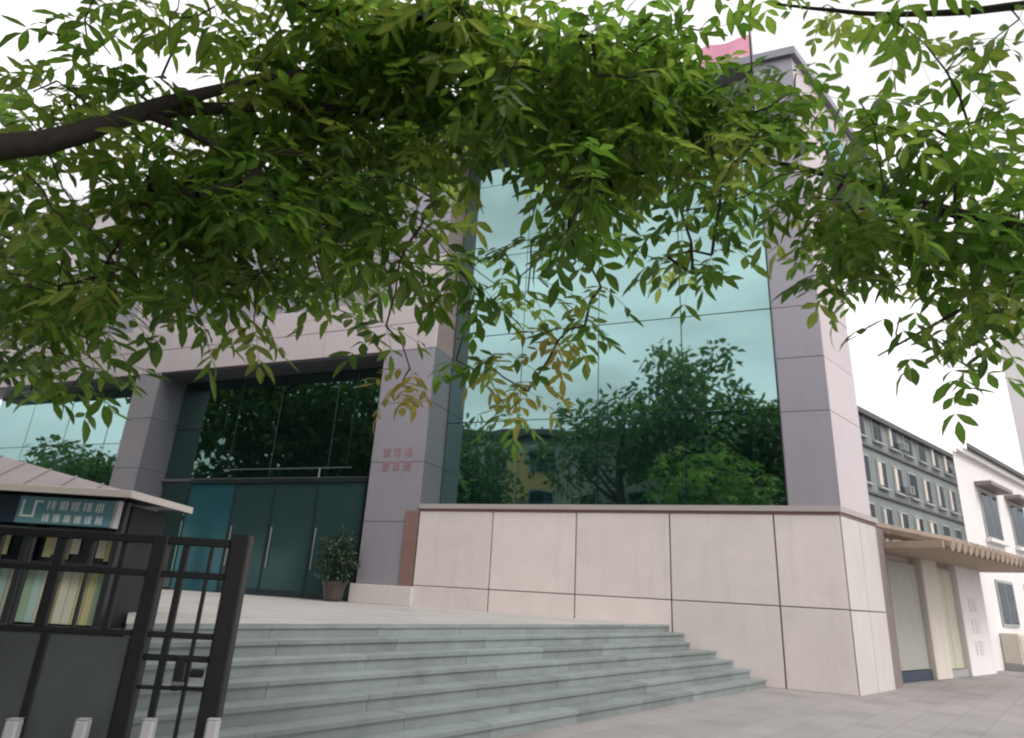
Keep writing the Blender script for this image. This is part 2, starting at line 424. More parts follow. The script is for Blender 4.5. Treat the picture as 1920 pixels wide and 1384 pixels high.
column([(0.95, 0.0-0.02), (-0.10, -0.02), ret(-0.10, -0.02, 2.0), (0.95, GV-0.15)], 3.79, ZT, [6.0, 7.35, 8.7, 10.05, 11.4, 12.75, 14.1, 15.3],
       None, [M['clad'], M['clad_pale'], None, M['clad_pale']])
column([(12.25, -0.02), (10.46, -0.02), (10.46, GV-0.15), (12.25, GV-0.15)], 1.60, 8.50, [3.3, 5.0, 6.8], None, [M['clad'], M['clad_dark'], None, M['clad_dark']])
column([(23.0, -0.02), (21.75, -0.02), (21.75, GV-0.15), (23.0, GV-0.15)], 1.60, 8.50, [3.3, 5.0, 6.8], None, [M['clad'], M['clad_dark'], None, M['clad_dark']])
for a, b in ((10.40, 12.36), (21.65, 23.1)):
    bx('column_base', M['stone_side'], bld, a, b, GV, 0.10, 1.10, 1.598, c=0.012)
rp = bx('corner_strip', M['redstone'], bld, 10.46, 10.86, -0.014, 0.03, 1.602, 3.60)
for z in (2.0, 2.4, 2.8, 3.2):
    bx('groove', M['joint'], rp, 10.47, 10.85, 0.028, 0.034, z, z+0.02)

# red characters on the column
for r_, z in enumerate((4.75, 5.15)):
    for k in range(3):
        gm = glyph(rng, 0.26, 0.26, 0.03)
        o = gm.build('letter', M['red'], bld); o.location = (11.85-0.36*k, -0.012, z); o.rotation_euler = (0, 0, math.pi)

# lintel band over the entrance, and the clad wall above it
lin = MB().box(10.47, 33, GV-0.1, -0.06, 8.52, 10.28).build('lintel', M['joint'], bld)
us = [10.46, 12.3, 14.65, 17.0, 19.35, 21.7, 24.0, 26.3, 28.6, 31, 33]
for i in range(10):
    bx('cladding_panel', M['clad_pale'], lin, us[i]+0.01, us[i+1]-0.01, -0.07, -0.005+rng.uniform(-.004, .004), 8.5, 9.38)
    bx('cladding_panel', M['clad_pale'], lin, us[i]+0.01, us[i+1]-0.01, -0.07, -0.005+rng.uniform(-.004, .004), 9.40, 10.28)
for i in range(10):
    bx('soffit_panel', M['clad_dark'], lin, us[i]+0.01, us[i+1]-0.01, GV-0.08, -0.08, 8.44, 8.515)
uw = MB().box(10.47, 33, -1.9, -0.15, 10.29, ZT-0.05).build('upper_wall', M['joint'], bld)
zs = [10.30, 11.8, 13.3, 14.8, ZT-0.06]
for i in range(10):
    for j in range(4):
        bx('cladding_panel', M['clad'] if (i+j) % 5 else M['clad_pale'], uw, us[i]+0.012, us[i+1]-0.012, -0.16, -0.10+rng.uniform(-.004, .004), zs[j]+.01, zs[j+1]-.01)

# glass wall above the plinth: mullion grid and single panes
def glazing(name, ues, zes, v, mat, parent=bld, tilt=0.0034, mull=0.05):
    fr = MB()
    for u in ues: fr.box(u-mull/2, u+mull/2, v-0.14, v-0.035, zes[0], zes[-1], c=0.004)
    for z in zes: fr.box(ues[0], ues[-1], v-0.13, v-0.036, z-mull/2, z+mull/2, c=0.004)
    fo = fr.build(name, M['mullion'], parent)
    for i in range(len(ues)-1):
        for j in range(len(zes)-1):
            w, h = ues[i+1]-ues[i]-0.022, zes[j+1]-zes[j]-0.022
            o = bx('glass_pane', mat, fo, -w/2, w/2, -0.028, 0, -h/2, h/2, c=0.003)
            o.location = ((ues[i]+ues[i+1])/2, v, (zes[j]+zes[j+1])/2)
            o.rotation_euler = (rng.gauss(0, tilt), 0, rng.gauss(0, tilt))
    return fo
glazing('glass_wall', [0.97, 3.33, 5.70, 8.08, 10.44], [3.80, 6.4, 9.2, 12.0, 14.8, 15.9], GV, M['glass'])
bx('glass_sill', M['mullion'], bld, 0.97, 10.44, GV-0.15, GV+0.06, 3.792, 3.86)
bx('head_band', M['clad_pale'], bld, 0.97, 10.44, GV-0.15, GV+0.05, 15.93, ZT-0.02)
glazing('glass_wall', [23.0, 25.4, 27.8, 30.2, 32.6], [1.62, 3.9, 6.2, 8.42], GV, M['glass'])
bx('low_wall', M['stone_side'], bld, 23.1, 33, GV-0.1, GV+0.12, 0, 1.6)
# entrance: glazed screen with a transom, and a projecting glass lobby with doors
glazing('entrance_screen', [12.27, 14.64, 17.0, 19.37, 21.73], [4.80, 6.6, 8.42], GV, M['glass_entry'])
glazing('entrance_screen', [19.45, 21.73], [1.12, 4.74], GV, M['glass_entry'])
tr = bx('transom', M['clad_dark'], bld, 12.27, 21.73, GV-0.12, GV+0.10, 4.68, 4.78)
lob = bx('entrance_lobby', M['mullion'], bld, 12.45, 19.42, GV+0.02, GV+0.95, 4.46, 4.60)
for u in (12.45, 14.15, 15.80, 17.40, 19.36):
    bx('lobby_post', M['mullion'], lob, u, u+0.06, GV+0.86, GV+0.92, 1.10, 4.46)
for a, b, mt in ((12.52, 14.14, 'glass_smoke'), (14.22, 15.79, 'glass_smoke'), (15.87, 17.39, 'glass_smoke'), (17.47, 19.35, 'glass_teal')):
    d = bx('door', M[mt], lob, a, b, GV+0.87, GV+0.90, 1.12, 4.45, c=0.003)
    if mt == 'glass_smoke':
        MB().tube([(b-0.12, GV+0.95, 1.9), (b-0.12, GV+0.95, 3.1)], [0.018, 0.018]).build('door_handle', M['steel'], d)
        bx('kick_rail', M['mullion'], d, a, b, GV+0.865, GV+0.905, 1.11, 1.30)
bx('lobby_side', M['glass_smoke'], lob, 12.46, 12.49, GV+0.03, GV+0.86, 1.12, 4.45)
bx('lobby_side', M['glass_teal'], lob, 19.37, 19.40, GV+0.03, GV+0.86, 1.12, 4.45)
# hanging rail with a drop rod under the portal
hr = MB().tube([(13.4, -0.7, 5.0), (18.6, -0.7, 5.0)], [0.016, 0.016]).build('hanging_rail', M['parapet'], bld)
MB().tube([(14.6, -0.7, 5.0), (14.6, -0.7, 4.61)], [0.028, 0.028]).build('drop_rod', M['steel'], hr)
MB().tube([(18.4, -0.7, 5.0), (18.4, -0.7, 8.45)], [0.01, 0.01]).build('drop_rod', M['mullion'], hr)
MB().tube([(13.6, -0.7, 5.0), (13.6, -0.7, 8.45)], [0.01, 0.01]).build('drop_rod', M['mullion'], hr)
# body behind, upper right-hand block with its splayed side, roof edge
MB().prism([(33, -2.15), (0.97, -2.15), (0.97, -13), (33, -13)], 0, ZT-0.1).build('core_wall', M['core'], bld)
ub = MB().prism([(0.9, -2.1), (-0.06, -0.09), ret(-0.06, -0.09, 9.8), (0.9, -9.0)], 14.6, ZT-0.02).build('upper_block', M['joint'], bld)
for k in range(7):
    for z0, z1 in ((14.6, 15.7), (15.7, ZT-0.03)):
        k0, k1 = 2.0+k*1.08, 2.0+(k+1)*1.08
        p = [ret(-0.115, -0.06, k0+.01), ret(-0.115, -0.06, k1-.01), ret(-0.06, -0.08, k1-.01), ret(-0.06, -0.08, k0+.01)]
        MB().prism(p, z0+.01, z1-.01).build('cladding_panel', M['glass'] if z0 < 15 else M['clad_pale'], ub)
MB().prism([(33, 0.10), (-0.20, 0.10), ret(-0.24, 0.08, 10.0), (0.9, -9.2), (0.9, -13.1), (33, -13.1)], ZT, ZT+0.26).build('parapet', M['parapet'], bld)

# ------------------------------------------------------------------ landing and steps (edges run along the street, bearing 41 degrees)
SA = R(41)
sv, so = Vector((math.sin(SA), math.cos(SA), 0)), Vector((math.cos(SA), -math.sin(SA), 0))
def bw(u, v):                                    # building local to world
    c, s = math.cos(BR), math.sin(BR)
    return Vector((BO[0]+c*u-s*v, BO[1]+s*u+c*v, 0))
stairs = thing('entrance_steps', 'broad flight of grey green stone steps up to the entrance', 'steps', (0, 0, 0))
P0 = bw(3.70, 0.0)
NST, RISE, TREAD = 7, 1.10/7, 0.32
endL = P0 - sv*11.6
cheek = endL + Vector((-0.47, 0.883, 0))*13.5
lp = [bw(3.70, -0.03), endL, cheek, bw(24.5, 0.4), bw(33, 0.4), bw(33, -2.2), bw(10.5, -2.2), bw(10.42, -0.03)]
ld = MB().prism([(p.x, p.y) for p in lp], 0, 1.06).build('landing', M['landing'], stairs)
# landing slabs laid along the step edge
def clip_poly(poly, a, n):                       # keep the side where (p-a).n >= 0
    out = []
    for i in range(len(poly)):
        p, q = poly[i], poly[(i+1) % len(poly)]
        dp, dq = (p-a).dot(n), (q-a).dot(n)
        if dp >= 0: out.append(p)
        if dp*dq < 0: out.append(p+(q-p)*(dp/(dp-dq)))
    return out
A0, EU = bw(0, -0.0), bw(1, 0)-bw(0, 0)
nw = bw(0, 1)-bw(0, 0)
cn = Vector((0.883, 0.47, 0))                    # to the right of the cheek line
for row in range(16):
    for c_ in range(-6, 10):
        w0, w1 = 0.9*row, 0.9*(row+1)
        s0 = -1.5*(c_+1) + (0.75 if row % 2 else 0)
        q = [P0+sv*s0-so*w1, P0+sv*(s0+1.5)-so*w1, P0+sv*(s0+1.5)-so*w0, P0+sv*s0-so*w0]
        ctr = (q[0]+q[1]+q[2]+q[3])/4
        q = [p+(ctr-p)*0.006 for p in q]
        for a, n in ((bw(0, -1.1), nw), (endL, cn)):
            if q: q = clip_poly(q, a, n)
        if len(q) < 3: continue
        MB().prism([(p.x, p.y) for p in q], 1.062, 1.10+rng.uniform(-.002, .002)).build('paving_slab', M['landing'], ld)
for i in range(NST):
    z1 = 1.10-RISE*i - (0 if i else 0)
    if i == 0: continue
    # top of step i is z1; it runs from the edge line i-1 out to edge line i
    d0, d1 = TREAD*(i-1)-0.0, TREAD*i
    kL = 11.6+0.22*i
    # where the edge lines meet the plinth wall
    def hit(d):
        base = P0+so*d
        t = (A0-base).dot(nw)/sv.dot(nw)
        return t-0.01
    L = 1.75
    t1 = hit(d1)
    nb = int((kL+t1)/L)+1
    for b in range(nb):
        a0 = -kL + b*L + (0.5 if i % 2 else 0) - 0.5
        a1 = a0+L-0.006
        a0 = max(a0, -kL)
        te0, te1 = min(a1, hit(d0)), min(a1, hit(d1))
        if te1-a0 < 0.08: continue
        q = [P0+so*(d0+0.004)+sv*a0, P0+so*(d0+0.004)+sv*te0, P0+so*(d1+0.025)+sv*te1, P0+so*(d1+0.025)+sv*a0]
        top = MB().prism([(p.x, p.y) for p in q], z1-0.045, z1+rng.uniform(-.0015, .0015))
        q2 = [P0+so*(d0+0.004)+sv*a0, P0+so*(d0+0.004)+sv*te0, P0+so*d1+sv*te1, P0+so*d1+sv*a0]
        top.prism([(p.x, p.y) for p in q2], 0.0, z1-0.047)
        top.build('step_slab', M['step'], stairs)
# nosing slabs of the landing edge
for b in range(8):
    a0 = -11.6+b*1.6; a1 = min(a0+1.594, hit(0)+0.0)
    q = [P0+so*0.03+sv*a0, P0+so*0.03+sv*a1, P0+so*0.001+sv*a1, P0+so*0.001+sv*a0]
    MB().prism([(p.x, p.y) for p in q], 1.045, 1.098).build('nosing', M['step'], stairs)
    q = [P0+so*0.012+sv*a0, P0+so*0.012+sv*a1, P0+so*0.001+sv*a1, P0+so*0.001+sv*a0]
    MB().prism([(p.x, p.y) for p in q], 0.93, 1.043).build('riser', M['step'], stairs)

# ------------------------------------------------------------------ gatehouse and the row beyond (x along the street, y into the plot)
RP, RZ = (9.44, 16.81, 0), R(40)
gh = thing('gatehouse', 'low cream gatehouse with brown tiled canopy beside the granite plinth', 'gatehouse', RP, RZ)
MB().prism([(0.12, 0.25), (8.35, 0.25), (8.35, 4.5), (0.12, 4.5)], 0, 3.55).build('wall', M['cream_wall'], gh)
d1 = bx('door', M['shutter'], gh, 0.42, 3.0, 0.12, 0.2, 0.26, 2.95)
for k in range(12): bx('board', M['shutter'], d1, 0.43+k*0.214, 0.43+k*0.214+0.206, 0.10, 0.125, 0.27, 2.94, c=0.004)
bx('threshold', M['navy'], d1, 0.36, 3.02, 0.05, 0.24, 0.0, 0.25)
bx('pillar', M['cream_wall'], gh, 3.05, 4.25, -0.06, 0.249, 0.0, 3.3, c=0.02)
bx('pillar', M['cream_wall'], gh, 0.14, 0.36, -0.04, 0.249, 0.0, 3.3, c=0.02)
d2 = bx('door', M['shutter_cream'], gh, 4.30, 5.85, 0.12, 0.2, 0.2, 3.0)
for k in range(2): bx('door_leaf', M['shutter_cream'], d2, 4.33+k*0.765, 5.06+k*0.765, 0.09, 0.125, 0.22, 2.96, c=0.01)
bx('threshold', M['kerb'], d2, 4.27, 5.88, 0.02, 0.24, 0, 0.19)
wp = bx('white_panel', M['white_wall'], gh, 5.95, 8.33, -0.05, 0.249, 0, 3.3, c=0.01)
for k in range(3):
    o = glyph(rng, 0.95, 0.42, 0.07, d=0.01).build('letter', M['lilac_letter'], wp); o.location = (6.6, -0.052, 0.55+0.62*k)
cn_ = MB().prism([(-0.15, -1.55), (9.3, -1.55), (9.3, 0.24), (-0.15, 0.24)], 3.12, 3.22).build('canopy', M['tile_under'], gh)
bx('fascia', M['tile'], cn_, -0.17, 9.3, -1.60, -1.552, 3.13, 3.30)
bx('fascia', M['tile'], cn_, -0.20, -0.152, -1.60, 0.24, 3.13, 3.30)
for k in range(21):                              # courses of half-round tiles, each piece its own
    x = -0.12+k*0.45
    for r_ in range(3):
        y0 = -1.74+r_*0.64; z0 = 3.24+r_*0.16
        pts = [(x+0.21, y0, z0), (x+0.21, y0+0.66, z0+0.17)]
        MB().tube(pts, [0.17, 0.15], seg=8).build('roof_tile', M['tile'], cn_)

wb = thing('white_house', 'white rendered house with hooded window behind the brown canopy', 'house', RP, RZ)
MB().prism([(8.95, 0.3), (30, 0.3), (30, 5.4), (29.2, 5.4)], 0, 7.35).build('wall', M['white_wall'], wb)
co = MB().prism([(8.75, 0.12), (30, 0.12), (30, 5.4), (29.0, 5.4)], 7.352, 7.55).build('cornice', M['white_wall'], wb)
MB().prism([(9.6, -0.02), (30, -0.02), (30, 5.2), (29.4, 5.2)], 7.553, 7.72).build('roof_edge', M['roof_dark'], co)
for x in (11.3, 15.2, 19.1):
    w = bx('window', M['far_frame'], wb, x, x+2.1, 0.24, 0.31, 4.45, 6.25)
    for k in range(2): bx('pane', M['far_glass'], w, x+0.10+k*1.0, x+0.98+k*1.0, 0.225, 0.239, 4.55, 6.15, c=0.003)
    bx('window_hood', M['kroof'], w, x-0.35, x+2.5, -0.25, 0.299, 6.35, 6.5)
    bx('sill', M['white_wall'], w, x-0.15, x+2.25, 0.1, 0.299, 4.32, 4.44)
    w = bx('window', M['far_frame'], wb, x, x+2.1, 0.24, 0.31, 1.4, 3.0)
    for k in range(2): bx('pane', M['far_glass'], w, x+0.10+k*1.0, x+0.98+k*1.0, 0.225, 0.239, 1.5, 2.9, c=0.003)
cab = thing('service_cabinet', 'small beige service cabinet against the white house wall', 'cabinet', RP, RZ)
bx('body', M['cream_wall'], cab, 10.7, 12.3, -0.25, 0.28, 0.22, 1.2, c=0.02)
bx('door', M['shutter_cream'], cab, 10.78, 12.22, -0.275, -0.251, 0.3, 1.12)
bx('plinth', M['kerb'], cab, 10.66, 12.34, -0.29, 0.28, 0.0, 0.218)

tb = thing('white_tower_block', 'tall white block rising behind the white house at the right edge', 'building', RP, RZ)
MB().box(44.0, 70, 1.6, 5.0, 0, 30, c=0.05).build('wall', M['white_wall'], tb)
for i in range(5):
    for j in range(5):
        w = bx('window', M['far_frame'], tb, 46.2+3.2*i, 47.8+3.2*i, 1.53, 1.61, 10.5+3.1*j, 12.3+3.1*j)
        bx('pane', M['far_glass'], w, 46.3+3.2*i, 47.7+3.2*i, 1.515, 1.529, 10.6+3.1*j, 12.2+3.1*j, c=0.003)

gb = thing('grey_block', 'weathered grey building with small windows behind the gatehouse', 'building', RP, RZ)
MB().box(17.0, 48.0, 9.2, 20, 0, 13.6, c=0.03).build('wall', M['far_grey'], gb)
ge = bx('roof_edge', M['roof_dark'], gb, 16.8, 48.2, 8.9, 20, 13.602, 13.95)

# ------------------------------------------------------------------ kiosk behind the gate
KP, KZ = (-4.66, 7.95, 0), R(1)
ks = thing('gate_kiosk', 'small kiosk with low hipped roof and blue sign behind the iron gate', 'kiosk', KP, KZ)
KW, KD = -4.3, 1.25                               # body runs from KW to 0.12 in x, 0 to KD in y
MB().box(KW, 0.12, 0.06, KD, 0, 0.93, c=0.01).build('base_wall', M['gate_sheet'], ks)
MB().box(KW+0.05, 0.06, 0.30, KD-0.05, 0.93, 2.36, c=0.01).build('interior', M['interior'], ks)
for x in (KW, -3.15, -2.05, -1.0, 0.04):
    bx('post', M['kdark'], ks, x, x+0.08, 0.05, 0.13, 0.93, 2.38)
bx('rail', M['kdark'], ks, KW, 0.12, 0.04, 0.12, 1.60, 1.645)
bx('rail', M['redstone'], ks, KW, 0.12, 0.035, 0.10, 1.96, 2.02)
cols = ['green', 'cream', 'aqua', 'yellow', 'cream', 'yellow', 'olive', 'green', 'cream']
for wi, (x0, x1) in enumerate(((KW+.09, -3.16), (-3.06, -2.06), (-1.96, -1.01), (-0.91, 0.03))):
    w = bx('window', M['kglass'], ks, x0, x1, 0.20, 0.212, 0.94, 2.36, c=0.002)
    n = 9
    for k in range(n):
        a = x0+(x1-x0)*k/n; b = a+(x1-x0)/n*0.93
        o = bx('blind_slat', M['blind'][cols[(k*2+wi*3) % 9]], w, a, b, 0.16+rng.uniform(-.01, .01), 0.172+rng.uniform(0, .006), 0.97, 1.58+rng.uniform(-.02, .0), c=0.002)
        if rng.random() < 0.45:
            bx('blind_slat', M['blind'][rng.choice(['yellow', 'cream', 'olive'])], w, a, b, 0.165, 0.178, 1.68+rng.uniform(0, .1), 1.94, c=0.002)
KE = 0.62
ex0, ex1, ey0, ey1 = KW-KE, 0.12+0.16, 0.06-0.30, KD+0.15
ze, zr = 2.46, 2.95
rd = 1.45                                        # ridge inset
rf = MB()
rf.add([(ex0, ey0, ze), (ex1, ey0, ze), (ex1, ey1, ze), (ex0, ey1, ze), (ex0+2.35, (ey0+ey1)/2, zr), (ex1-2.35, (ey0+ey1)/2, zr)],
       [(0, 1, 5, 4), (1, 2, 5), (2, 3, 4, 5), (3, 0, 4), (3, 2, 1, 0)])
rfo = rf.build('roof', M['kroof'], ks)
bx('eave_board', M['keave'], rfo, ex0, ex1, ey0-0.02, ey0+0.0, ze-0.06, ze+0.025, c=0.003)
bx('eave_board', M['keave'], rfo, ex1, ex1+0.02, ey0-0.02, ey1, ze-0.06, ze+0.025, c=0.003)
bx('soffit', M['kdark'], rfo, ex0+.02, ex1-.02, ey0+.02, ey1-.02, ze-0.03, ze-0.004)
nseam = 12
for k in range(1, nseam):                        # standing seams on the front slope
    x = ex0+(ex1-ex0)*k/nseam
    xr = min(max(x, ex0+2.35), ex1-2.35)
    t = 1.0
    if x < ex0+2.35: t = (x-ex0)/2.35
    if x > ex1-2.35: t = (ex1-x)/2.35
    yr = ey0+((ey1-ey0)/2)*t; zz = ze+(zr-ze)*t
    MB().tube([(x, ey0, ze+.012), (x, yr, zz+.012)], [0.012, 0.012], seg=5).build('seam', M['kroof'], rfo)
sg = bx('sign', M['sign_blue'], ks, -1.22, -0.10, -0.07, 0.03, 2.06, 2.375, c=0.008); sg.location.x = 0.13
bx('sign_end', M['white_paint'], sg, -0.098, -0.05, -0.075, 0.03, 2.055, 2.378)
bx('sign_block', M['navy'], sg, -1.75, -1.225, -0.065, 0.03, 2.06, 2.375)
def letters(x0, n, w, h, z, step, t=0.014):
    for k in range(n):
        o = glyph(rng, w, h, t).build('letter', M['sign_white'], sg); o.location = (x0+k*step, -0.0705, z)
letters(-0.88, 5, 0.105, 0.105, 2.225, 0.142)
letters(-0.90, 6, 0.085, 0.09, 2.085, 0.124)
e = MB(); e.box(-1.17, -1.145, -0.078, -0.07, 2.13, 2.33, c=.001); e.box(-1.145, -1.03, -0.078, -0.07, 2.13, 2.155, c=.001); e.box(-1.03, -1.005, -0.079, -0.07, 2.13, 2.33, c=.001); e.box(-1.0, -0.93, -0.079, -0.07, 2.305, 2.33, c=.001)
e.build('emblem', M['sign_white'], sg)

# ------------------------------------------------------------------ iron gate in front
GP, GZ = (-1.43, 3.736, 0), R(6)
gt = thing('iron_gate', 'black iron bar gate with solid sheet panel beside the steps', 'gate', GP, GZ)
bx('post', M['gate'], gt, -0.065, 0.035, -0.04, 0.06, 0, 1.82, c=0.008)
bx('post', M['gate'], gt, -0.475, -0.395, -0.03, 0.05, 0, 1.79, c=0.008)
bx('post', M['gate'], gt, -2.30, -2.20, -0.03, 0.06, 0, 1.79, c=0.008)
bx('rail', M['gate'], gt, -2.2, -0.066, -0.014, 0.026, 1.745, 1.79)
bx('rail', M['gate'], gt, -2.2, -0.066, -0.012, 0.024, 1.575, 1.61)
bx('rail', M['gate'], gt, -2.2, -0.066, -0.012, 0.024, 1.275, 1.305)
for u, w in ((-0.30, .035), (-0.165, .018)): bx('bar', M['gate'], gt, u-w/2, u+w/2, -0.01, 0.02, 0.12, 1.744)
for u, w in ((-0.62, .032), (-0.78, .016), (-0.94, .06), (-1.09, .018), (-1.25, .034), (-1.42, .018), (-1.58, .05), (-1.74, .018), (-1.90, .034), (-2.05, .018)):
    bx('bar', M['gate'], gt, u-w/2, u+w/2, -0.01, 0.02, 1.30, 1.744)
for a, b in ((-2.19, -1.76), (-1.75, -1.33), (-1.32, -0.90), (-0.89, -0.485)):
    bx('sheet_panel', M['gate_sheet'], gt, a, b, 0.0, 0.014, 0.15, 1.272)
for u in (-1.755, -1.325, -0.895): bx('stile', M['gate'], gt, u-.02, u+.02, -0.016, -0.002, 0.14, 1.273)
bx('rail', M['gate'], gt, -0.394, -0.066, -0.012, 0.024, 1.165, 1.195)
bx('rail', M['gate'], gt, -0.394, -0.066, -0.012, 0.024, 1.03, 1.048)
bx('rail', M['gate'], gt, -2.2, -0.066, -0.02, 0.03, 0.10, 0.145)
lk = bx('lock_box', M['gate'], gt, -0.225, -0.185, -0.035, 0.04, 1.03, 1.19)
MB().tube([(-0.205, -0.04, 1.07), (-0.205, -0.075, 1.07), (-0.15, -0.075, 1.07)], [0.009]*3, seg=6).build('handle', M['steel'], lk)
MB().tube([(-0.07, -0.06, 1.12), (-0.13, -0.06, 1.12)], [0.02, 0.02]).build('hinge', M['gate'], gt)
wl_ = ['white stub post in front of the gate end post', 'white stub post below the gate lock post', 'white stub post before the gate sheet, second from left', 'white stub post at the left picture edge before the gate']
for (x, h), lb in zip(((0.045, 0.96), (-0.255, 0.95), (-0.56, 0.94), (-0.87, 0.93)), wl_):
    t = thing('marker_post', lb, 'post', GP, GZ, 'white stub posts along the gate')
    MB().box(x-0.03, x+0.03, -0.16, -0.10, 0, h-0.03, c=0.01).build('shaft', M['white_paint'], t)
    c = MB(); c.add([(x-.03, -.16, h-.031), (x+.03, -.16, h-.031), (x+.03, -.10, h-.031), (x-.03, -.10, h-.031), (x, -.13, h-.026)], [(0, 1, 4), (1, 2, 4), (2, 3, 4), (3, 0, 4)])
    c.build('cap', M['white_paint'], t)

# ------------------------------------------------------------------ pink flag on the roof edge
fl = thing('roof_flag', 'small pink flag on the roof edge above the glass wall', 'flag', tuple(bw(0.9, -0.2)) , BR)
fl.location.z = ZT+0.262
MB().tube([(0, 0, 0), (0, 0, 1.2)], [0.03, 0.025]).build('pole', M['steel'], fl)
f = MB(); nx, nz_ = 14, 6; vv = []; ff = []
for i in range(nx+1):
    for j in range(nz_+1):
        x = 1.5*i/nx; vv.append((x+0.03, 0.16*math.sin(x*4.6+j*.35)*(x/1.5), 0.28+0.78*j/nz_-0.10*x*x))
for i in range(nx):
    for j in range(nz_): ff.append((i*(nz_+1)+j, (i+1)*(nz_+1)+j, (i+1)*(nz_+1)+j+1, i*(nz_+1)+j+1))
f.add(vv, ff); f.build('cloth', M['pink'], fl, smooth=True)

# ------------------------------------------------------------------ foliage
def leaflet(out, base, d, up, ln, wd, rg):
    """one pointed leaflet, folded at the midrib and drooping at the tip; 12 triangles"""
    side = d.cross(up)
    if side.length < 1e-4: side = d.cross(Vector((1, 0, 0)))
    side.normalize(); nrm = side.cross(d).normalized()
    n = len(out[0])
    droop = rg.choice((rg.uniform(0.0, 0.25), rg.uniform(0.2, 0.55), rg.uniform(-0.15, 0.1)))
    v = [base]
    for t, w in ((0.22, 0.62), (0.5, 1.0), (0.78, 0.66)):
        c = base + d*(ln*t) - nrm*(droop*ln*t*t)
        v += [c - side*(wd*w*.5) + nrm*(wd*w*.14), c, c + side*(wd*w*.5) + nrm*(wd*w*.14)]
    v.append(base + d*ln - nrm*(droop*ln))
    out[0].extend(v)
    out[2].extend((1, .1, .9, 0, 0, .8, .1, .1, .7, 0, .4))
    fs = [(0, 2, 1), (0, 3, 2), (1, 2, 5, 4), (2, 3, 6, 5), (4, 5, 8, 7), (5, 6, 9, 8), (7, 8, 10), (8, 9, 10)]
    out[1].extend(tuple(i+n for i in f_) for f_ in fs)
    return len(v)

def spray(out, tones, pos, rg, scale=1.0, nl=3):
    """a twig end with a few drooping compound leaves"""
    az0 = rg.uniform(0, 6.28); tone = rg.random()
    for k in range(nl):
        az = az0 + k*6.283/nl + rg.uniform(-.5, .5)
        el = rg.uniform(-0.75, 0.12)
        d = Vector((math.cos(az)*math.cos(el), math.sin(az)*math.cos(el), math.sin(el)))
        ln = scale*rg.uniform(0.15, 0.24)
        side = d.cross(Vector((0, 0, 1))).normalized()
        up = side.cross(d).normalized()
        tn = (tone + rg.uniform(-.14, .14)) % 1.0
        pairs = rg.choice([2, 3, 3])
        joints = [pos] + [pos + d*(ln*(0.35+0.6*q/max(pairs-1, 1))) - Vector((0, 0, 1))*(0.03*q) for q in range(pairs)]
        joints.append(pos+d*ln-Vector((0, 0, 1))*(0.03*pairs))
        n_ = len(out[0]); o_ = (up*0.7+side*0.7)*0.0035
        for p_ in joints: out[0].extend([p_, p_+o_])
        out[1].extend((n_+2*i, n_+2*i+2, n_+2*i+3, n_+2*i+1) for i in range(len(joints)-1))
        tones.extend([tn]*(2*len(joints))); out[2].extend([1.0]*(2*len(joints)))
        for q in range(pairs):
            b = pos + d*(ln*(0.35+0.6*q/max(pairs-1, 1))) - Vector((0, 0, 1))*(0.03*q)
            for s in (-1, 1):
                dd = (d*rg.uniform(.45, .8) + side*s + up*rg.uniform(-.35, .1)).normalized()
                dd.z -= rg.uniform(.05, .4); dd.normalize()
                u2 = (up + side*s*rg.uniform(-.5, .5) + d*rg.uniform(-.3, .3)).normalized()
                c = leaflet(out, b, dd, u2, scale*rg.uniform(.07, .15), scale*rg.uniform(.032, .056), rg)
                tones.extend([tn]*c)
        dd = d.copy(); dd.z -= .3; dd.normalize()
        c = leaflet(out, joints[-1], dd, up, scale*rg.uniform(.09, .155), scale*rg.uniform(.036, .058), rg); tones.extend([tn]*c)

def leaf_mesh(name, out, tones, mat, weld=False):
    me = bpy.data.meshes.new(name)
    me.from_pydata([tuple(p) for p in out[0]], [], out[1])
    at = me.attributes.new('tone', 'FLOAT', 'POINT'); at.data.foreach_set('value', tones)
    rb = me.attributes.new('rib', 'FLOAT', 'POINT'); rb.data.foreach_set('value', out[2])
    if weld:
        bm = bmesh.new(); bm.from_mesh(me); bmesh.ops.remove_doubles(bm, verts=bm.verts, dist=1e-5); bm.to_mesh(me); bm.free()
    me.materials.append(mat)
    return me

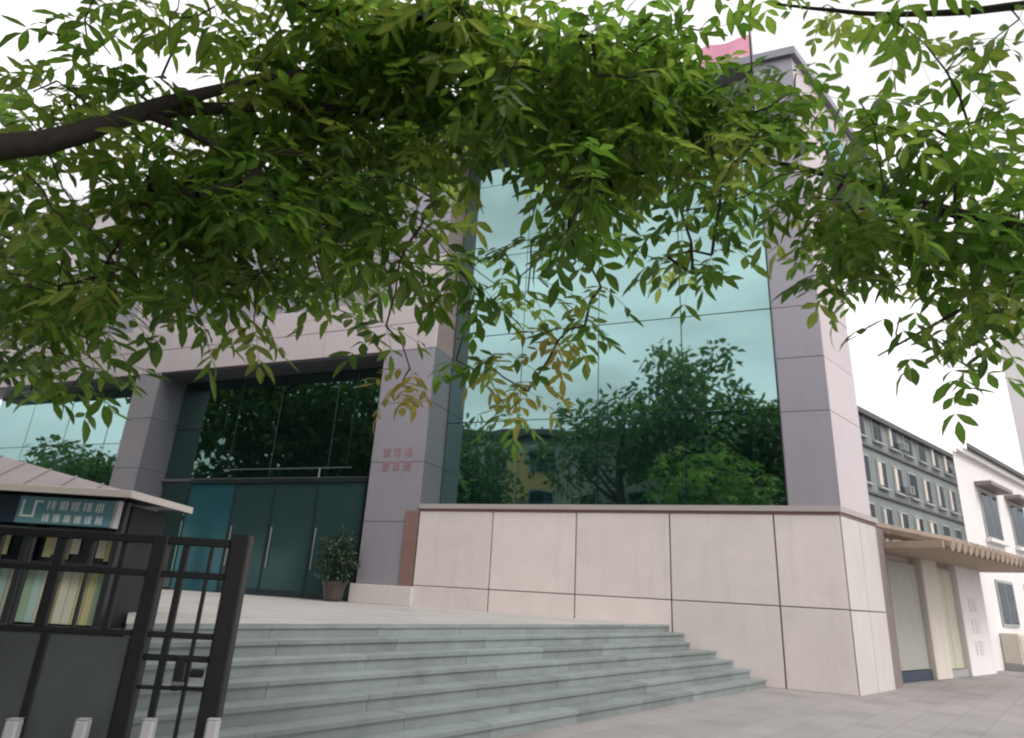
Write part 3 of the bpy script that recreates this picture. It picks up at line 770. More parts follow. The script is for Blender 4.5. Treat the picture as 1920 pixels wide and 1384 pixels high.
def decode(a): return [Vector((a[i]/100, a[i+1]/100, a[i+2]/100)) for i in range(0, len(a), 3)]
SPRAYS_A = [-244,277,460,-263,297,464,-253,320,509,-264,342,526,-196,272,443,-203,284,476,-163,255,435,-193,344,528,-164,300,503,-155,338,535,-135,332,538,-120,303,492,-122,296,477,-137,322,512,-134,305,490,-147,333,531,-146,362,562,-147,351,541,-121,323,517,-133,371,586,-134,367,557,-106,342,531,-104,339,518,-132,384,599,-108,354,549,-95,307,495,-135,379,581,-74,327,525,-99,365,554,-76,277,482,-67,312,501,-80,319,501,-89,360,552,-93,369,558,-98,347,527,-82,354,541,-49,329,546,-39,270,461,-52,263,462,-72,360,567,-56,338,543,-51,382,589,-57,332,529,-48,319,514,-44,313,513,-33,365,569,-34,328,516,-25,383,584,-29,286,483,-39,307,514,-18,299,509,3,309,503,13,324,528,4,336,551,32,286,475,19,342,531,61,347,539,77,349,570,93,260,474,145,316,545,-244,300,443,-276,323,463,-203,368,505,-218,354,522,-175,364,500,-176,342,496,-190,358,514,-174,365,505,-148,293,445,-175,337,496,-129,330,484,-163,367,511,-171,380,549,-123,322,486,-154,401,552,-151,368,508,-162,403,575,-146,381,523,-151,351,522,-126,351,516,-112,368,511,-124,353,499,-123,405,541,-110,370,517,-112,348,518,-117,385,533,-115,338,498,-109,364,520,-88,387,552,-74,348,513,-79,360,501,-76,338,486,-114,404,581,-94,334,504,-81,329,480,-74,344,515,-105,371,530,-58,329,482,-73,376,517,-44,342,514,-62,327,502,-63,382,559,-44,336,499,-54,358,529,-64,356,516,-59,371,537,-31,288,462,-11,307,456,-14,338,514,-25,335,484,-34,362,521,-35,350,515,-20,360,512,-23,395,545,-22,364,537,-6,309,460,-2,348,498,1,279,456,5,365,520,11,356,515,16,371,541,9,399,552,6,327,503,11,424,611,44,344,514,41,375,543,20,356,521,40,315,499,32,312,478,28,291,467,34,281,458,35,309,470,45,391,562,59,311,476,64,355,529,55,332,503,53,302,476,60,366,523,58,338,500,61,298,465,66,352,516,59,351,533,72,284,439,100,393,572,100,335,494,97,406,563,80,290,474,84,359,535,91,318,491,89,347,524,69,293,469,117,381,546,100,292,478,-313,316,437,-272,291,406,-289,336,436,-254,283,407,-282,340,452,-267,319,444,-272,338,433,-267,358,468,-251,344,467,-209,297,425,-244,382,478,-236,397,489,-209,311,424,-221,386,478,-214,361,480,-172,328,433,-169,368,476,-192,438,540,-157,325,461,-181,390,506,-160,348,471,-176,413,532,-142,389,513,-154,408,506,-139,323,435,-149,353,461,-172,407,528,-158,382,490,-139,369,500,-191,440,546,-137,414,517,-137,416,524,-108,374,501,-116,383,492,-111,377,488,-149,428,519,-134,397,503,-133,425,523,-121,359,486,-87,340,475,-84,348,481,-69,339,472,-96,403,538,-89,413,548,-78,387,492,-87,371,497,-106,391,518,-77,325,452,-73,382,508,-74,396,513,-49,339,461,-51,352,468,-51,400,519,-53,360,485,-53,376,487,-55,370,485,-68,392,517,-29,424,562,-11,287,433,-16,392,500,-27,304,445,-14,348,492,-21,285,418,-32,404,541,-9,305,429,-16,347,482,12,302,446,8,352,482,-7,340,477,-6,426,565,0,393,515,-10,362,496,-4,368,499,1,332,449,-1,368,486,28,320,451,24,375,496,22,344,459,27,425,532,20,339,476,23,422,528,20,352,480,32,329,454,39,296,444,83,418,530,51,327,463,77,365,503,59,350,488,60,349,484,63,370,516,72,369,499,59,295,442,56,359,499,75,308,442,79,351,479,79,329,461,87,349,482,77,315,449,88,383,507,101,341,488,79,341,460,91,342,461,113,330,465,111,340,484,99,327,463,125,394,535,101,337,459,108,344,474,158,343,470,126,323,469,135,335,491,151,345,499,168,367,513,138,357,484,171,327,484,168,330,457,177,342,484,-323,358,432,-351,373,456,-279,295,374,-294,356,435,-272,333,412,-298,341,401,-277,359,432,-254,380,464,-202,290,372,-203,300,387,-215,331,407,-186,371,447,-199,368,439,-205,361,456,-182,331,416,-209,392,476,-190,377,453,-215,417,492,-230,417,474,-201,385,443,-188,410,484,-212,426,501,-157,320,404,-138,332,407,-157,330,402,-163,384,447,-191,395,467,-202,407,491,-165,381,471,-178,430,509,-142,366,449,-141,379,465,-165,435,485,-140,381,466,-141,362,444,-143,383,476,-127,363,463,-141,400,494,-108,321,414,-114,352,451,-104,373,453,-115,385,459,-111,401,482,-117,353,436,-132,460,535,-123,431,504,-109,382,475,-90,410,472,-87,378,469,-79,336,421,-65,350,425,-61,332,422,-84,365,467,-110,440,515,-87,409,473,-84,356,441,-38,342,448,-53,396,485,-64,407,471,-57,333,418,-55,321,417,-52,372,450,-80,448,514,-67,458,515,-42,363,449,-14,358,465,-34,369,466,-18,317,412,-4,402,491,6,339,436,32,422,522,40,319,419,31,348,449,29,284,380,30,339,434,36,324,427,34,359,438,26,388,464,42,344,438,64,323,440,75,364,468,62,299,407,59,353,446,66,333,446,63,362,441,57,325,415,49,313,415,67,319,437,101,370,475,95,331,421,64,296,408,94,337,455,106,368,450,107,377,461,124,348,464,125,331,436,109,293,411,126,389,499,109,348,467,109,317,420,147,349,469,117,269,383,139,363,474,143,369,468,154,339,457,154,368,461,182,371,489,193,355,479,161,341,450,-316,341,378,-233,261,333,-244,297,350,-322,377,407,-247,339,400,-270,408,439,-213,317,372,-231,351,391,-258,389,427,-240,356,397,-240,353,406,-181,313,361,-224,359,398,-224,390,438,-242,400,445,-250,410,429,-225,373,402,-221,374,415,-209,368,402,-191,315,364,-152,314,361,-227,440,472,-207,410,425,-228,423,467,-167,321,371,-161,319,373,-211,386,426,-210,381,433,-207,386,413,-169,407,435,-200,481,481,-182,428,442,-142,329,386,-127,274,356,-201,442,466,-188,439,455,-152,326,383,-140,313,362,-127,373,419,-139,372,423,-142,360,415,-121,363,418,-147,435,476,-116,344,394,-169,426,469,-132,347,403,-148,413,428,-111,382,439,-93,358,416,-103,323,380,-125,385,420,-93,344,401,-131,448,466,-78,315,381,-77,475,506,-44,383,419,29,363,425,28,448,492,32,292,368,20,314,396,25,317,382,36,327,411,41,335,390,30,349,417,48,383,444,47,319,382,55,336,396,48,342,411,70,367,430,86,405,457,80,448,505,58,414,473,67,397,456,61,305,397,89,348,418,108,418,478,91,325,405,89,282,365,100,282,360,120,333,408,158,398,446,129,336,421,124,306,375,155,288,382,224,378,464,-240,304,344,-213,258,313,-215,283,320,-252,353,376,-239,344,370,-224,338,367,-232,351,360,-202,341,354,-192,336,371,-194,336,365,-199,345,363,-229,382,389,-196,332,369,-242,397,410,-246,416,403,-202,334,345,-186,364,380,-186,381,378,-228,457,451,-198,396,389,-192,382,376,-154,294,340,-190,357,386,-197,394,406,-206,394,387,-160,357,366,-154,340,375,-159,370,382,-138,319,351,-162,374,387,-134,299,345,-148,358,387,-142,331,364,-181,412,406,-116,354,376,-160,438,434,-156,400,411,-151,432,429,-160,444,424,-130,393,412,-124,387,380,-138,415,421,-108,296,350,-116,392,408,-102,359,392,-112,419,420,-91,351,380,-88,359,376,-87,355,364,-56,319,352,-85,422,426,-50,324,373,8,386,387,47,382,416,52,419,440,43,415,416,31,350,390,29,382,388,27,307,349,68,414,408,89,310,366,119,344,374,-266,307,303,-294,349,330,-264,343,339,-291,390,340,-244,313,317,-327,408,360,-301,374,347,-215,313,312,-239,355,333,-236,336,319,-192,277,287,-268,384,342,-222,321,333,-239,372,333,-256,396,356,-256,416,373,-261,437,396,-179,324,312,-180,324,324,-187,338,336,-222,384,345,-203,371,362,-248,441,368,-216,391,348,-253,457,404,-176,336,341,-254,508,408,-180,350,324,-176,357,351,-192,392,351,-165,361,331,-181,360,351,-186,376,341,-190,410,364,-164,416,369,-173,441,398,-200,454,388,-176,404,359,-178,446,382,-151,347,333,-152,435,400,-164,501,411,-144,406,381,-135,407,358,-142,464,384,-139,434,375,-120,471,393,-94,342,353,-117,462,421,-83,375,357,-68,331,335,-70,376,359,-32,344,337,-44,386,364,-50,473,420,-15,406,389,1,320,324,33,347,362,92,354,362,114,438,405,119,351,363,101,332,339,-308,362,319,-235,287,288,-245,295,291,-256,359,300,-230,312,290,-255,342,290,-249,322,304,-301,417,333,-201,300,286,-225,318,297,-247,357,296,-227,414,333,-171,324,293,-153,352,302,-115,389,328,-28,392,348,8,408,359,0,484,389,44,372,320,50,438,356,52,359,341,-271,355,280,-260,343,265,-228,332,267,-263,387,278,-75,350,303,-41,444,318,-4,359,293,-278,396,269,-1,460,286]
SPRAYS_B = [223,349,564,190,324,537,201,271,470,225,288,515,279,279,486,237,307,488,247,272,461,266,292,478,181,282,424,231,280,446,206,333,438,161,243,371,190,286,412,194,306,424,208,269,397,221,284,410,210,285,402,266,308,424,236,284,396,248,293,422,266,298,434,284,305,423,176,347,415,177,335,402,251,371,438,213,341,407,255,390,469,219,304,405,230,316,409,220,275,369,259,332,406,332,368,438,193,369,412,148,320,382,173,295,369,197,363,407,199,339,379,220,398,413,244,420,429,251,425,447,214,381,410,214,407,412,193,371,391,182,274,346,221,333,383,240,364,398,188,305,356,197,314,372,229,381,423,191,316,363,244,378,421,243,370,409,248,347,382,229,321,371,211,281,350,244,333,376,238,316,386,238,327,369,232,296,359,312,380,408,271,325,394,252,320,370,272,346,385,283,327,374,265,293,368,274,314,371,309,341,402,269,304,372,267,296,364,194,336,358,227,391,381,193,350,355,222,366,370,232,390,372,273,379,384,249,334,353,301,371,385,294,333,348,259,294,331,282,321,351,289,345,355,286,347,358,294,352,379,280,390,370,223,340,323,311,391,354,287,362,348,236,318,309,280,340,336,231,286,313,337,392,371,264,318,330,252,302,311,270,372,306,262,328,308]
SPRAYS_YELLOW = [19,378,318,28,380,312,-64,384,289,-68,386,281,14,390,287,11,392,281,-17,386,297]
UPPER_A = [-452,79,542,-160,351,748,-308,-59,665,-84,224,772,-411,285,798,-453,146,661,-307,242,615,-115,-46,639,17,33,767,-472,242,574,-193,-128,575,-398,-66,785,-66,-84,807,-272,367,706,-414,142,727,-318,159,834,-226,155,495,-400,378,652,-373,201,468,-514,80,801,-132,167,855,-189,164,686,-121,340,808,-398,78,588,-260,-29,740,-249,294,849,-93,187,741,-432,-13,539,-273,-64,582,-271,175,468,-335,124,629,-487,182,730,-332,281,744,-253,198,814,-153,356,716,-263,-136,824,-409,96,604,-191,-85,748,-87,31,535,-308,66,464,-158,10,745,-16,163,675,-142,-5,812,-436,308,664,-227,-22,590,-359,133,854,-153,243,510,-438,309,756,-360,128,646,-292,-86,880,-366,315,649,-213,-150,561,-291,294,829,-165,118,707,-230,356,709,-79,66,658,-91,250,793,-71,115,770,-336,332,754,-228,105,635,-305,-45,595,-460,148,752,-466,69,708,-367,-62,818,-230,74,715,-80,-132,709,-432,151,694,-170,-184,681,-234,211,607,-244,149,799,-333,183,636,24,153,750,-12,157,818,-359,215,770,-164,187,466,-35,283,788,-160,260,512,0,62,678,-138,195,532,-488,-30,771,-202,331,732,-379,40,582,-526,-31,651,-286,97,696,-116,258,653,-293,170,711,-354,149,574,-77,137,598,-538,192,588,-198,-4,883,-77,25,733,-554,153,804,-21,-31,710,-234,47,744,-326,-29,490,-160,61,532,48,59,602,-94,135,523,-474,37,659,-93,183,741,-525,60,600,-313,-104,527,-227,-54,798,-386,125,868,-93,306,854,-1,134,665,23,143,626,-400,-71,808,-73,-52,831,-91,7,706,-441,44,788,-414,294,851,-424,109,853,-330,192,801,-426,33,640,-128,90,575,-445,112,596,-202,65,636,-538,4,595,-326,5,532,-275,73,890,70,195,689,-453,225,850,-62,21,616,-40,193,649,-93,211,500,-206,122,927,-280,235,503,-396,189,603,-432,-70,659,-154,409,737,-460,344,729,-350,65,827,-407,-81,855,-311,241,518,-228,49,781,-117,266,760,-146,112,701,-203,45,675,-498,47,717,-66,174,497,-424,-11,702,-137,36,785,-153,56,642,-198,214,863,-121,10,855,-23,264,586,-76,159,666,-455,-12,513,-110,-78,614,75,90,695,-272,-74,723,-262,341,736,-224,74,877,-383,214,727,-193,-49,560,-208,-157,745,-313,59,655,-297,-58,856,-553,80,602,-503,69,599,-184,275,788,-63,-26,519,-282,258,788,-160,128,764,-432,200,574,-309,-110,517,-478,192,841,-262,185,822,-250,99,741,-171,67,695,-541,64,644,-73,105,564,-488,266,686,-196,-84,702,-366,123,706,-439,386,653,-194,129,735,-104,174,705,-188,161,649,-208,27,645,-336,236,911,-107,115,870,-226,88,543,-243,293,589,-291,203,453,-356,300,710,-125,213,755,-142,118,579,-48,225,702,-244,132,557,57,152,622,-423,272,820,-246,42,460,-160,94,570,13,204,696,-175,253,697,-310,-84,572,-179,390,698,-217,150,675,-237,-41,753,-327,378,659,-266,102,699,-27,200,748,-544,103,559,-262,222,726,-182,186,859,-311,153,833,-310,-8,472,-252,158,879,-452,334,793,-199,117,844,-188,364,833,-209,375,750,-286,110,665,-227,-128,692,-238,1,819,-452,-39,689,-26,160,508,-365,100,531,-112,88,771,-448,42,805,-338,313,648,-119,-4,867,-342,1,707,-275,46,900,-372,302,859,-513,38,758,-26,-74,768,-189,116,732]
UPPER_B = [352,48,614,607,317,693,444,37,862,518,89,421,243,217,679,424,297,571,395,-74,538,583,4,659,420,43,496,267,83,660,450,-62,505,478,69,561,465,123,675,447,286,669,539,99,657,243,118,738,261,129,807,320,191,673,510,227,864,527,195,480,578,-91,712,503,206,649,423,357,729,423,163,492,283,283,692,458,295,530,400,196,679,323,164,559,354,82,570,492,-84,678,348,117,701,649,62,661,487,301,688,400,62,801,239,115,557,217,180,733,373,203,880,315,236,800,248,290,641,448,26,532,588,-66,576,420,-19,660,450,86,628,477,96,646,633,193,645,514,295,727,618,135,611,517,129,498,502,241,757,568,80,700,427,114,576,256,193,667,573,-77,770,517,172,567,475,49,905,432,111,486,414,-108,691,342,76,505,351,116,800,551,109,432,551,-105,736,589,-66,542,640,251,778,204,158,682,508,377,738,242,111,677,362,-30,823,484,-63,540,393,50,638,480,303,646,302,70,823,544,227,659,492,335,783,508,-116,579,552,-68,640,405,-56,657,420,304,685,683,145,622,561,257,865,295,206,624,251,53,557,365,144,668,411,67,732,424,-50,614,396,155,575,578,297,488,555,122,637,324,230,662,361,222,556,514,187,685,426,151,657,426,-40,595,597,75,573,422,235,662,551,309,527,425,339,613,505,229,846,556,105,588,413,123,516,458,333,713,516,9,600,606,205,541,661,253,741,387,152,766,470,181,735,563,9,568,549,227,795,506,386,664,367,234,565,328,250,564,329,101,757,464,111,531,533,-60,756,300,141,551,349,197,731,270,207,607,565,103,562,485,20,698,345,294,750,284,75,579,404,163,672,397,312,683,387,133,769,408,-10,800,336,-24,774,294,206,590,506,301,790,443,-4,834,553,117,523,580,325,732,524,-64,790,405,361,769,269,158,715,301,31,499,598,327,536,610,-9,620,470,186,639,319,138,758,621,239,667,433,250,529,354,-67,551,270,309,632,607,312,596,568,141,784,384,129,719,444,268,834,692,61,604,423,72,866,347,201,874,584,93,611,448,299,567,359,115,744,488,-36,696,714,117,679,425,39,731,552,20,578,362,-55,701,404,265,556,420,233,737,401,-108,715,344,219,554,361,266,663,396,249,461,662,102,662,384,142,750,613,-15,790,630,231,632,570,265,519,384,207,589,487,300,658,426,248,726,277,28,736,641,219,719,584,-88,579,317,80,786,349,-56,734,588,145,755,478,61,679,562,38,781,319,115,459,543,78,813,460,54,662,253,94,748,342,115,696,585,336,730,319,1,596,522,141,617,549,277,792,277,234,734,715,114,614]


def interp(pts, rads, step=0.12):
    P, Q = [Vector(pts[0])], [rads[0]]
    for (a, b, r0, r1) in zip(pts[:-1], pts[1:], rads[:-1], rads[1:]):
        a, b = Vector(a), Vector(b); n = max(1, int((b-a).length/step))
        for k in range(1, n+1):
            t = k/n; P.append(a.lerp(b, t)); Q.append(r0+(r1-r0)*t)
    return P, Q

def smooth_path(pts, rads, rg, jit=0.02):
    """catmull-rom through the joints with a little crookedness"""
    pts = [Vector(p) for p in pts]
    P, Q = [], []
    for i in range(len(pts)-1):
        p0, p1, p2, p3 = pts[max(i-1, 0)], pts[i], pts[i+1], pts[min(i+2, len(pts)-1)]
        n = max(2, int((p2-p1).length/0.14))
        for k in range(n):
            t = k/n
            q = 0.5*((2*p1)+(p2-p0)*t+(2*p0-5*p1+4*p2-p3)*t*t+(3*p1-p0-3*p2+p3)*t**3)
            r = rads[i]+(rads[i+1]-rads[i])*t
            if i or k: q = q+Vector((rg.uniform(-1, 1), rg.uniform(-1, 1), rg.uniform(-1, 1)))*jit*min(1, r*12)
            P.append(q); Q.append(r)
    P.append(pts[-1]); Q.append(rads[-1])
    return P, Q

def overhead_tree(name, label, limbs, sprays, upper, yellow, n_single, seed):
    rg = random.Random(seed)
    t = thing(name, label, 'tree', limbs[0][0][0])
    org = Vector(limbs[0][0][0])
    trunk = MB(); nodes = []
    for pts, rads in limbs:
        P, Q = smooth_path(pts, rads, rg)
        trunk.tube([p-org for p in P], Q, seg=10)
        nodes += [p for p, q in zip(P, Q) if q < 0.11]
    tr_ = trunk.build('trunk', M['bark'], t, smooth=True)
    # twigs: grow from the limbs to every spray by nearest attachment
    allp = list(sprays)+list(yellow)+list(upper)
    n0, n1 = len(nodes), len(allp)
    X = np.array([tuple(p) for p in nodes+allp])
    best = np.full(n1, 1e9); par = np.zeros(n1, int)
    for i in range(n0):
        d = np.linalg.norm(X[n0:]-X[i], axis=1); mk = d < best; best[mk] = d[mk]; par[mk] = i
    done = np.zeros(n1, bool); order = []
    for _ in range(n1):
        b = np.where(done, 1e9, best); j = int(b.argmin()); done[j] = True; order.append(j)
        d = np.linalg.norm(X[n0:]-X[n0+j], axis=1)*1.08; mk = (d < best) & ~done; best[mk] = d[mk]; par[mk] = n0+j
    cnt = np.ones(n1)
    for j in reversed(order):
        if par[j] >= n0: cnt[par[j]-n0] += cnt[j]
    tw = MB()
    for j in order:
        a, b = Vector(X[par[j]]), Vector(X[n0+j])
        mid = (a+b)/2+Vector((rg.uniform(-.04, .04), rg.uniform(-.04, .04), rg.uniform(-.02, .06)))*(b-a).length*2
        r1 = 0.0028*cnt[j]**0.45+.0015; r0 = r1*1.25
        tw.tube([a-org, mid-org, b-org], [r0, (r0+r1)/2, r1], seg=4, cap=False)
    tag(tw.build('twigs', M['bark'], t), kind='stuff')
    # crown: the nearest sprays are single pieces, the rest one mass
    eye = Vector((0, 0, 1.6))
    sp = sorted(sprays, key=lambda p: (p-eye).length)
    variants = []
    for k in range(8):
        out, tones = ([], [], []), []
        spray(out, tones, Vector((0, 0, 0)), rg, 1.0, rg.choice([3, 3, 4])); variants.append(leaf_mesh('leaf_spray', out, tones, M['leaf'], True))
    for p in sp[:n_single]:
        o = link('leaf_spray', rg.choice(variants), t); o.location = p-org
        o.rotation_euler = (rg.uniform(-.25, .25), rg.uniform(-.25, .25), rg.uniform(0, 6.28)); s_ = rg.uniform(.9, 1.35); o.scale = (s_, s_, s_)
    out, tones = ([], [], []), []
    for p in yellow: spray(out, tones, Vector((0, 0, 0)), rg, 1.0, 3); break
    if yellow:
        ym = leaf_mesh('yellow_leaf_spray', out, tones, M['leaf_yellow'], True)
        for p in yellow:
            o = link('yellow_leaf_spray', ym, t); o.location = p-org; o.rotation_euler = (rg.uniform(-.3, .3), rg.uniform(-.3, .3), rg.uniform(0, 6.28)); o['label'] = 'yellowed leaves hanging at the crown edge'
    out, tones = ([], [], []), []
    for p in sp[n_single:]: spray(out, tones, p-org, rg, rg.uniform(.95, 1.4), rg.choice([3, 4, 4]))
    for p in upper: spray(out, tones, p-org, rg, rg.uniform(1.3, 1.9), 4)
    tag(link('crown', leaf_mesh('crown', out, tones, M['leaf']), t), kind='stuff')
    return t

limbsA = [
    ([(-4.5, 1.1, -0.05), (-4.45, 1.15, 1.2), (-4.35, 1.25, 2.4), (-3.7, 1.85, 3.0), (-2.65, 2.72, 3.55), (-2.19, 2.97, 4.0), (-1.69, 3.18, 4.46), (-1.1, 3.5, 4.95)], [0.21, 0.17, 0.15, 0.10, 0.066, 0.050, 0.026, 0.012]),
    ([(-2.19, 2.97, 4.0), (-1.4, 3.58, 4.64), (-0.33, 3.88, 4.74), (0.55, 4.2, 4.65)], [0.042, 0.030, 0.018, 0.008]),
    ([(-2.12, 3.0, 4.02), (-1.69, 3.21, 3.91), (-1.15, 3.5, 3.55)], [0.028, 0.016, 0.006]),
    ([(-4.35, 1.25, 2.4), (-4.0, 1.0, 4.2), (-3.0, 0.9, 6.2), (-2.4, 1.2, 8.2)], [0.13, 0.10, 0.06, 0.02]),
    ([(-4.1, 1.05, 3.8), (-2.6, 2.2, 5.2), (-1.2, 3.0, 5.8), (0.1, 3.3, 5.9)], [0.06, 0.04, 0.025, 0.01]),
    ([(-3.3, 0.95, 5.6), (-1.2, 0.3, 6.8), (0.3, 0.4, 7.4)], [0.05, 0.03, 0.01]),
]
overhead_tree('street_tree', 'overhanging tree whose dark limb enters at the left and leaves fill the top', limbsA, decode(SPRAYS_A), decode(UPPER_A), decode(SPRAYS_YELLOW), 200, 11)
limbsB = [
    ([(5.9, 1.0, -0.05), (5.8, 1.1, 1.4), (5.5, 1.4, 2.6), (4.2, 2.3, 3.1), (2.77, 3.05, 3.64), (2.21, 3.42, 4.13), (1.71, 3.7, 4.49), (1.25, 3.9, 4.6)], [0.19, 0.16, 0.13, 0.07, 0.036, 0.026, 0.014, 0.006]),
    ([(3.0, 2.95, 3.52), (2.6, 3.4, 3.3), (2.25, 3.7, 3.1)], [0.02, 0.012, 0.005]),
    ([(5.5, 1.4, 2.6), (4.8, 1.7, 4.2), (3.6, 2.4, 4.75), (2.4, 3.0, 5.1), (1.6, 3.2, 5.35)], [0.11, 0.075, 0.035, 0.018, 0.007]),
    ([(5.0, 1.6, 3.9), (4.6, 1.4, 6.0), (4.5, 1.4, 8.4)], [0.08, 0.05, 0.015]),
]
overhead_tree('street_tree', 'tree reaching in from the right with sprays hanging against the white sky', limbsB, decode(SPRAYS_B), decode(UPPER_B), [], 95, 23)

# potted shrub by the doors
sp0 = bw(12.62, 0.44)
ps = thing('potted_shrub', 'dark clipped shrub in a pot beside the entrance column', 'shrub', (sp0.x, sp0.y, 1.102))
prof = [(0.20, 0), (0.25, 0.06), (0.30, 0.36), (0.34, 0.46), (0.34, 0.52), (0.30, 0.52)]
pm = MB(); seg = 14
for i, (r_, z) in enumerate(prof): pm.v += [(r_*math.cos(6.283*k/seg), r_*math.sin(6.283*k/seg), z) for k in range(seg)]
for i in range(len(prof)-1): pm.f += [(i*seg+k, i*seg+(k+1) % seg, (i+1)*seg+(k+1) % seg, (i+1)*seg+k) for k in range(seg)]
pm.f += [tuple(range(seg-1, -1, -1)), tuple((len(prof)-1)*seg+k for k in range(seg))]
pm.build('pot', M['pot'], ps)
def tuft(name, mat, parent, cen, rad, n, lw, rg, shell=0.45):
    out, tones = ([], [], []), []
    for _ in range(n):
        x = Vector((rg.gauss(0, 1), rg.gauss(0, 1), rg.gauss(0, 1))).normalized()
        lump = 1+0.22*math.sin(x.x*5+1.3)*math.sin(x.y*4.3)+0.15*math.sin(x.z*7+x.x*3)
        rr = (rg.uniform(shell, 1))*lump
        p = Vector(cen)+Vector((x.x*rad[0], x.y*rad[1], x.z*rad[2]))*rr
        d = (x+Vector((rg.uniform(-1, 1), rg.uniform(-1, 1), rg.uniform(-1.2, .5)))).normalized()
        c = leaflet(out, p, d, Vector((rg.uniform(-1, 1), rg.uniform(-1, 1), rg.uniform(0, 1))).normalized(), lw*rg.uniform(.8, 1.5), lw*rg.uniform(.35, .6), rg)
        tones.extend([rg.random()]*c)
    o = link(name, leaf_mesh(name, out, tones, mat), parent)
    return tag(o, kind='stuff')
tuft('foliage', M['shrub'], ps, (0, 0, 1.15), (0.55, 0.55, 0.68), 1500, 0.10, random.Random(3), 0.3)
MB().tube([(0, 0, 0.45), (0.02, 0.01, 0.9)], [0.03, 0.02]).build('stem', M['bark'], ps)

# ------------------------------------------------------------------ across the forecourt: seen in the mirror glass
def crown_mesh(seed, clumps, per, rad, lw):
    rg = random.Random(seed); out, tones = ([], [], []), []
    for c in range(clumps):
        x = Vector((rg.gauss(0, 1), rg.gauss(0, 1), rg.gauss(0, .9))).normalized()*rg.uniform(.35, 1)
        cc = Vector((x.x*rad, x.y*rad, x.z*rad*.95)); cr_ = rad*rg.uniform(.22, .40); tn = rg.random()
        for _ in range(per):
            y = Vector((rg.gauss(0, 1), rg.gauss(0, 1), rg.gauss(0, 1))).normalized()*rg.uniform(.4, 1)
            p = cc+Vector((y.x*cr_, y.y*cr_, y.z*cr_*.7))
            d = (y+Vector((rg.uniform(-1, 1), rg.uniform(-1, 1), rg.uniform(-1, .4)))).normalized()
            k = leaflet(out, p, d, Vector((rg.uniform(-1, 1), rg.uniform(-1, 1), rg.uniform(0, 1))).normalized(), lw*rg.uniform(.8, 1.5), lw*rg.uniform(.4, .65), rg)
            tones.extend([(tn+rg.uniform(-.1, .1)) % 1]*k)
    return leaf_mesh('crown', out, tones, M['leaf_far'])
CM = [crown_mesh(41, 46, 90, 3.4, 0.30), crown_mesh(42, 52, 85, 3.6, 0.30), crown_mesh(43, 30, 75, 3.2, 0.26)]
def far_tree(label, x, y, h, k, rz, s=1.0):
    t = thing('forecourt_tree', label, 'tree', (x, y, 0), rz, 'trees across the forecourt')
    rg = random.Random(int(x*7+y*13)); b = MB(); zc = h-3.2*s
    b.tube([(0, 0, -0.05), (0.08, 0.05, zc*.4), (0.0, 0.1, zc*.8), (0.1, 0, zc+1)], [0.24*s, 0.19*s, 0.15*s, 0.05], seg=9)
    for i in range(7):
        a = i*0.9+rg.random(); z0 = zc*rg.uniform(.65, .95)
        b.tube([(0, 0.08, z0), (math.cos(a)*1.1*s, math.sin(a)*1.1*s, z0+.9*s), (math.cos(a)*2.3*s, math.sin(a)*2.3*s, z0+2.0*s)], [0.09*s, 0.06*s, 0.02], seg=6)
    b.build('trunk', M['bark'], t, smooth=True)
    c = link('crown', CM[k], t); c.location = (0, 0, zc); c.scale = (s, s, s); tag(c, kind='stuff')
    return t
far_tree('tall tree mirrored at the right of the glass wall', -5.4, -4.6, 17.0, 0, 0.3, 1.55)
far_tree('airy tall tree mirrored in the middle panes of the glass wall', -9.5, -1.5, 15.5, 2, 1.7, 1.6)
far_tree('airy tree mirrored behind the right panes of the glass wall', -2.4, -3.4, 13.0, 2, 3.3, 1.4)
far_tree('leafy tree mirrored beside the right column', -0.5, -7.0, 15.5, 1, 2.0, 1.3)
far_tree('broad tree mirrored in the glass over the entrance', -20.5, 17.2, 16.5, 1, 1.1, 1.75)
far_tree('dark tree mirrored in the entrance glazing beside the column', -18.5, 11.5, 15.0, 2, 4.0, 1.9)
far_tree('full crowned tree mirrored low in the entrance glazing', -24.0, 14.0, 12.5, 0, 3.0, 1.6)
far_tree('round tree mirrored at the left of the glass wall', -16.0, 5.5, 11.0, 0, 5.0, 1.1)
far_tree('distant tree mirrored left of the entrance pier', -33.0, 21.0, 10.0, 1, 0.5, 1.2)
far_tree('small tree mirrored low in the left glass', -27.0, 22.5, 8.5, 2, 2.5, 1.1)
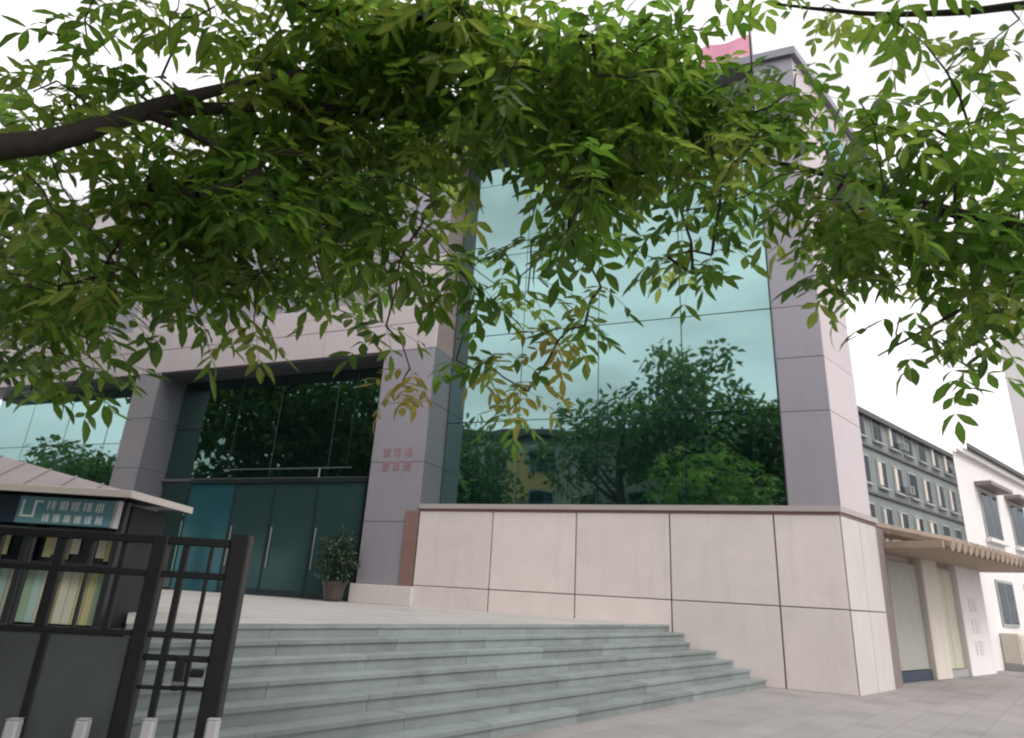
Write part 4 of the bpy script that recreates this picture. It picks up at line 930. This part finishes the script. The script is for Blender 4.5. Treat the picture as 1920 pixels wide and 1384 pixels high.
# low block facing the glass, with flat roof, ochre end bay and windows
ob = thing('forecourt_block', 'pale flat roofed block with ochre bay mirrored in the glass wall', 'building', (-23.5, 2.3, 0), math.atan2(-9.6, 11.7))
MB().box(-8, 25, -12, 0, 0, 12.4, c=0.03).build('wall', M['pale_block'], ob)
bx('roof_slab', M['roof_dark'], ob, -8.8, 25.8, -12.8, 0.9, 12.403, 12.85)
bx('ochre_bay', M['ochre'], ob, 5.3, 8.9, 0.003, 0.5, 0, 11.2)
for i in range(9):
    for j in range(4):
        x = -6.8+i*3.5
        yf = 0.503 if 5.3 < x+.9 < 8.9 else 0.003
        w = bx('window', M['far_frame'], ob, x, x+1.7, yf, yf+0.06, 1.0+2.95*j, 2.75+2.95*j)
        bx('pane', M['far_glass'], w, x+.1, x+1.6, yf+0.062, yf+0.075, 1.1+2.95*j, 2.65+2.95*j, c=0.003)
# windows of the grey block
for i in range(11):
    for j in range(4):
        x = 18.2+i*2.7
        w = bx('window', M['far_frame'], gb, x, x+1.5, 9.12, 9.199, 3.2+3.0*j, 5.0+3.0*j)
        for k in range(2): bx('pane', M['far_glass'], w, x+.09+k*.70, x+.71+k*.70, 9.10, 9.118, 3.3+3.0*j, 4.9+3.0*j, c=0.003)
        bx('sill', M['far_frame'], w, x-.1, x+1.6, 8.98, 9.118, 3.08+3.0*j, 3.19+3.0*j)
        if rng.random() < 0.35:
            bx('curtain', M['cream_wall'], w, x+.12, x+.12+rng.uniform(.3, .6), 9.092, 9.099, 3.35+3.0*j, 4.85+3.0*j, c=0.003)
        if rng.random() < 0.30:
            ac = bx('air_conditioner', M['far_frame'], gb, x+1.62, x+2.32, 8.75, 9.13, 3.3+3.0*j, 3.85+3.0*j, c=0.02)
            bx('grille', M['roof_dark'], ac, x+1.70, x+2.1, 8.735, 8.749, 3.38+3.0*j, 3.78+3.0*j)
for j in range(4): bx('string_course', M['roof_dark'], gb, 17.0, 48.0, 9.06, 9.198, 2.55+3.0*j, 2.7+3.0*j)
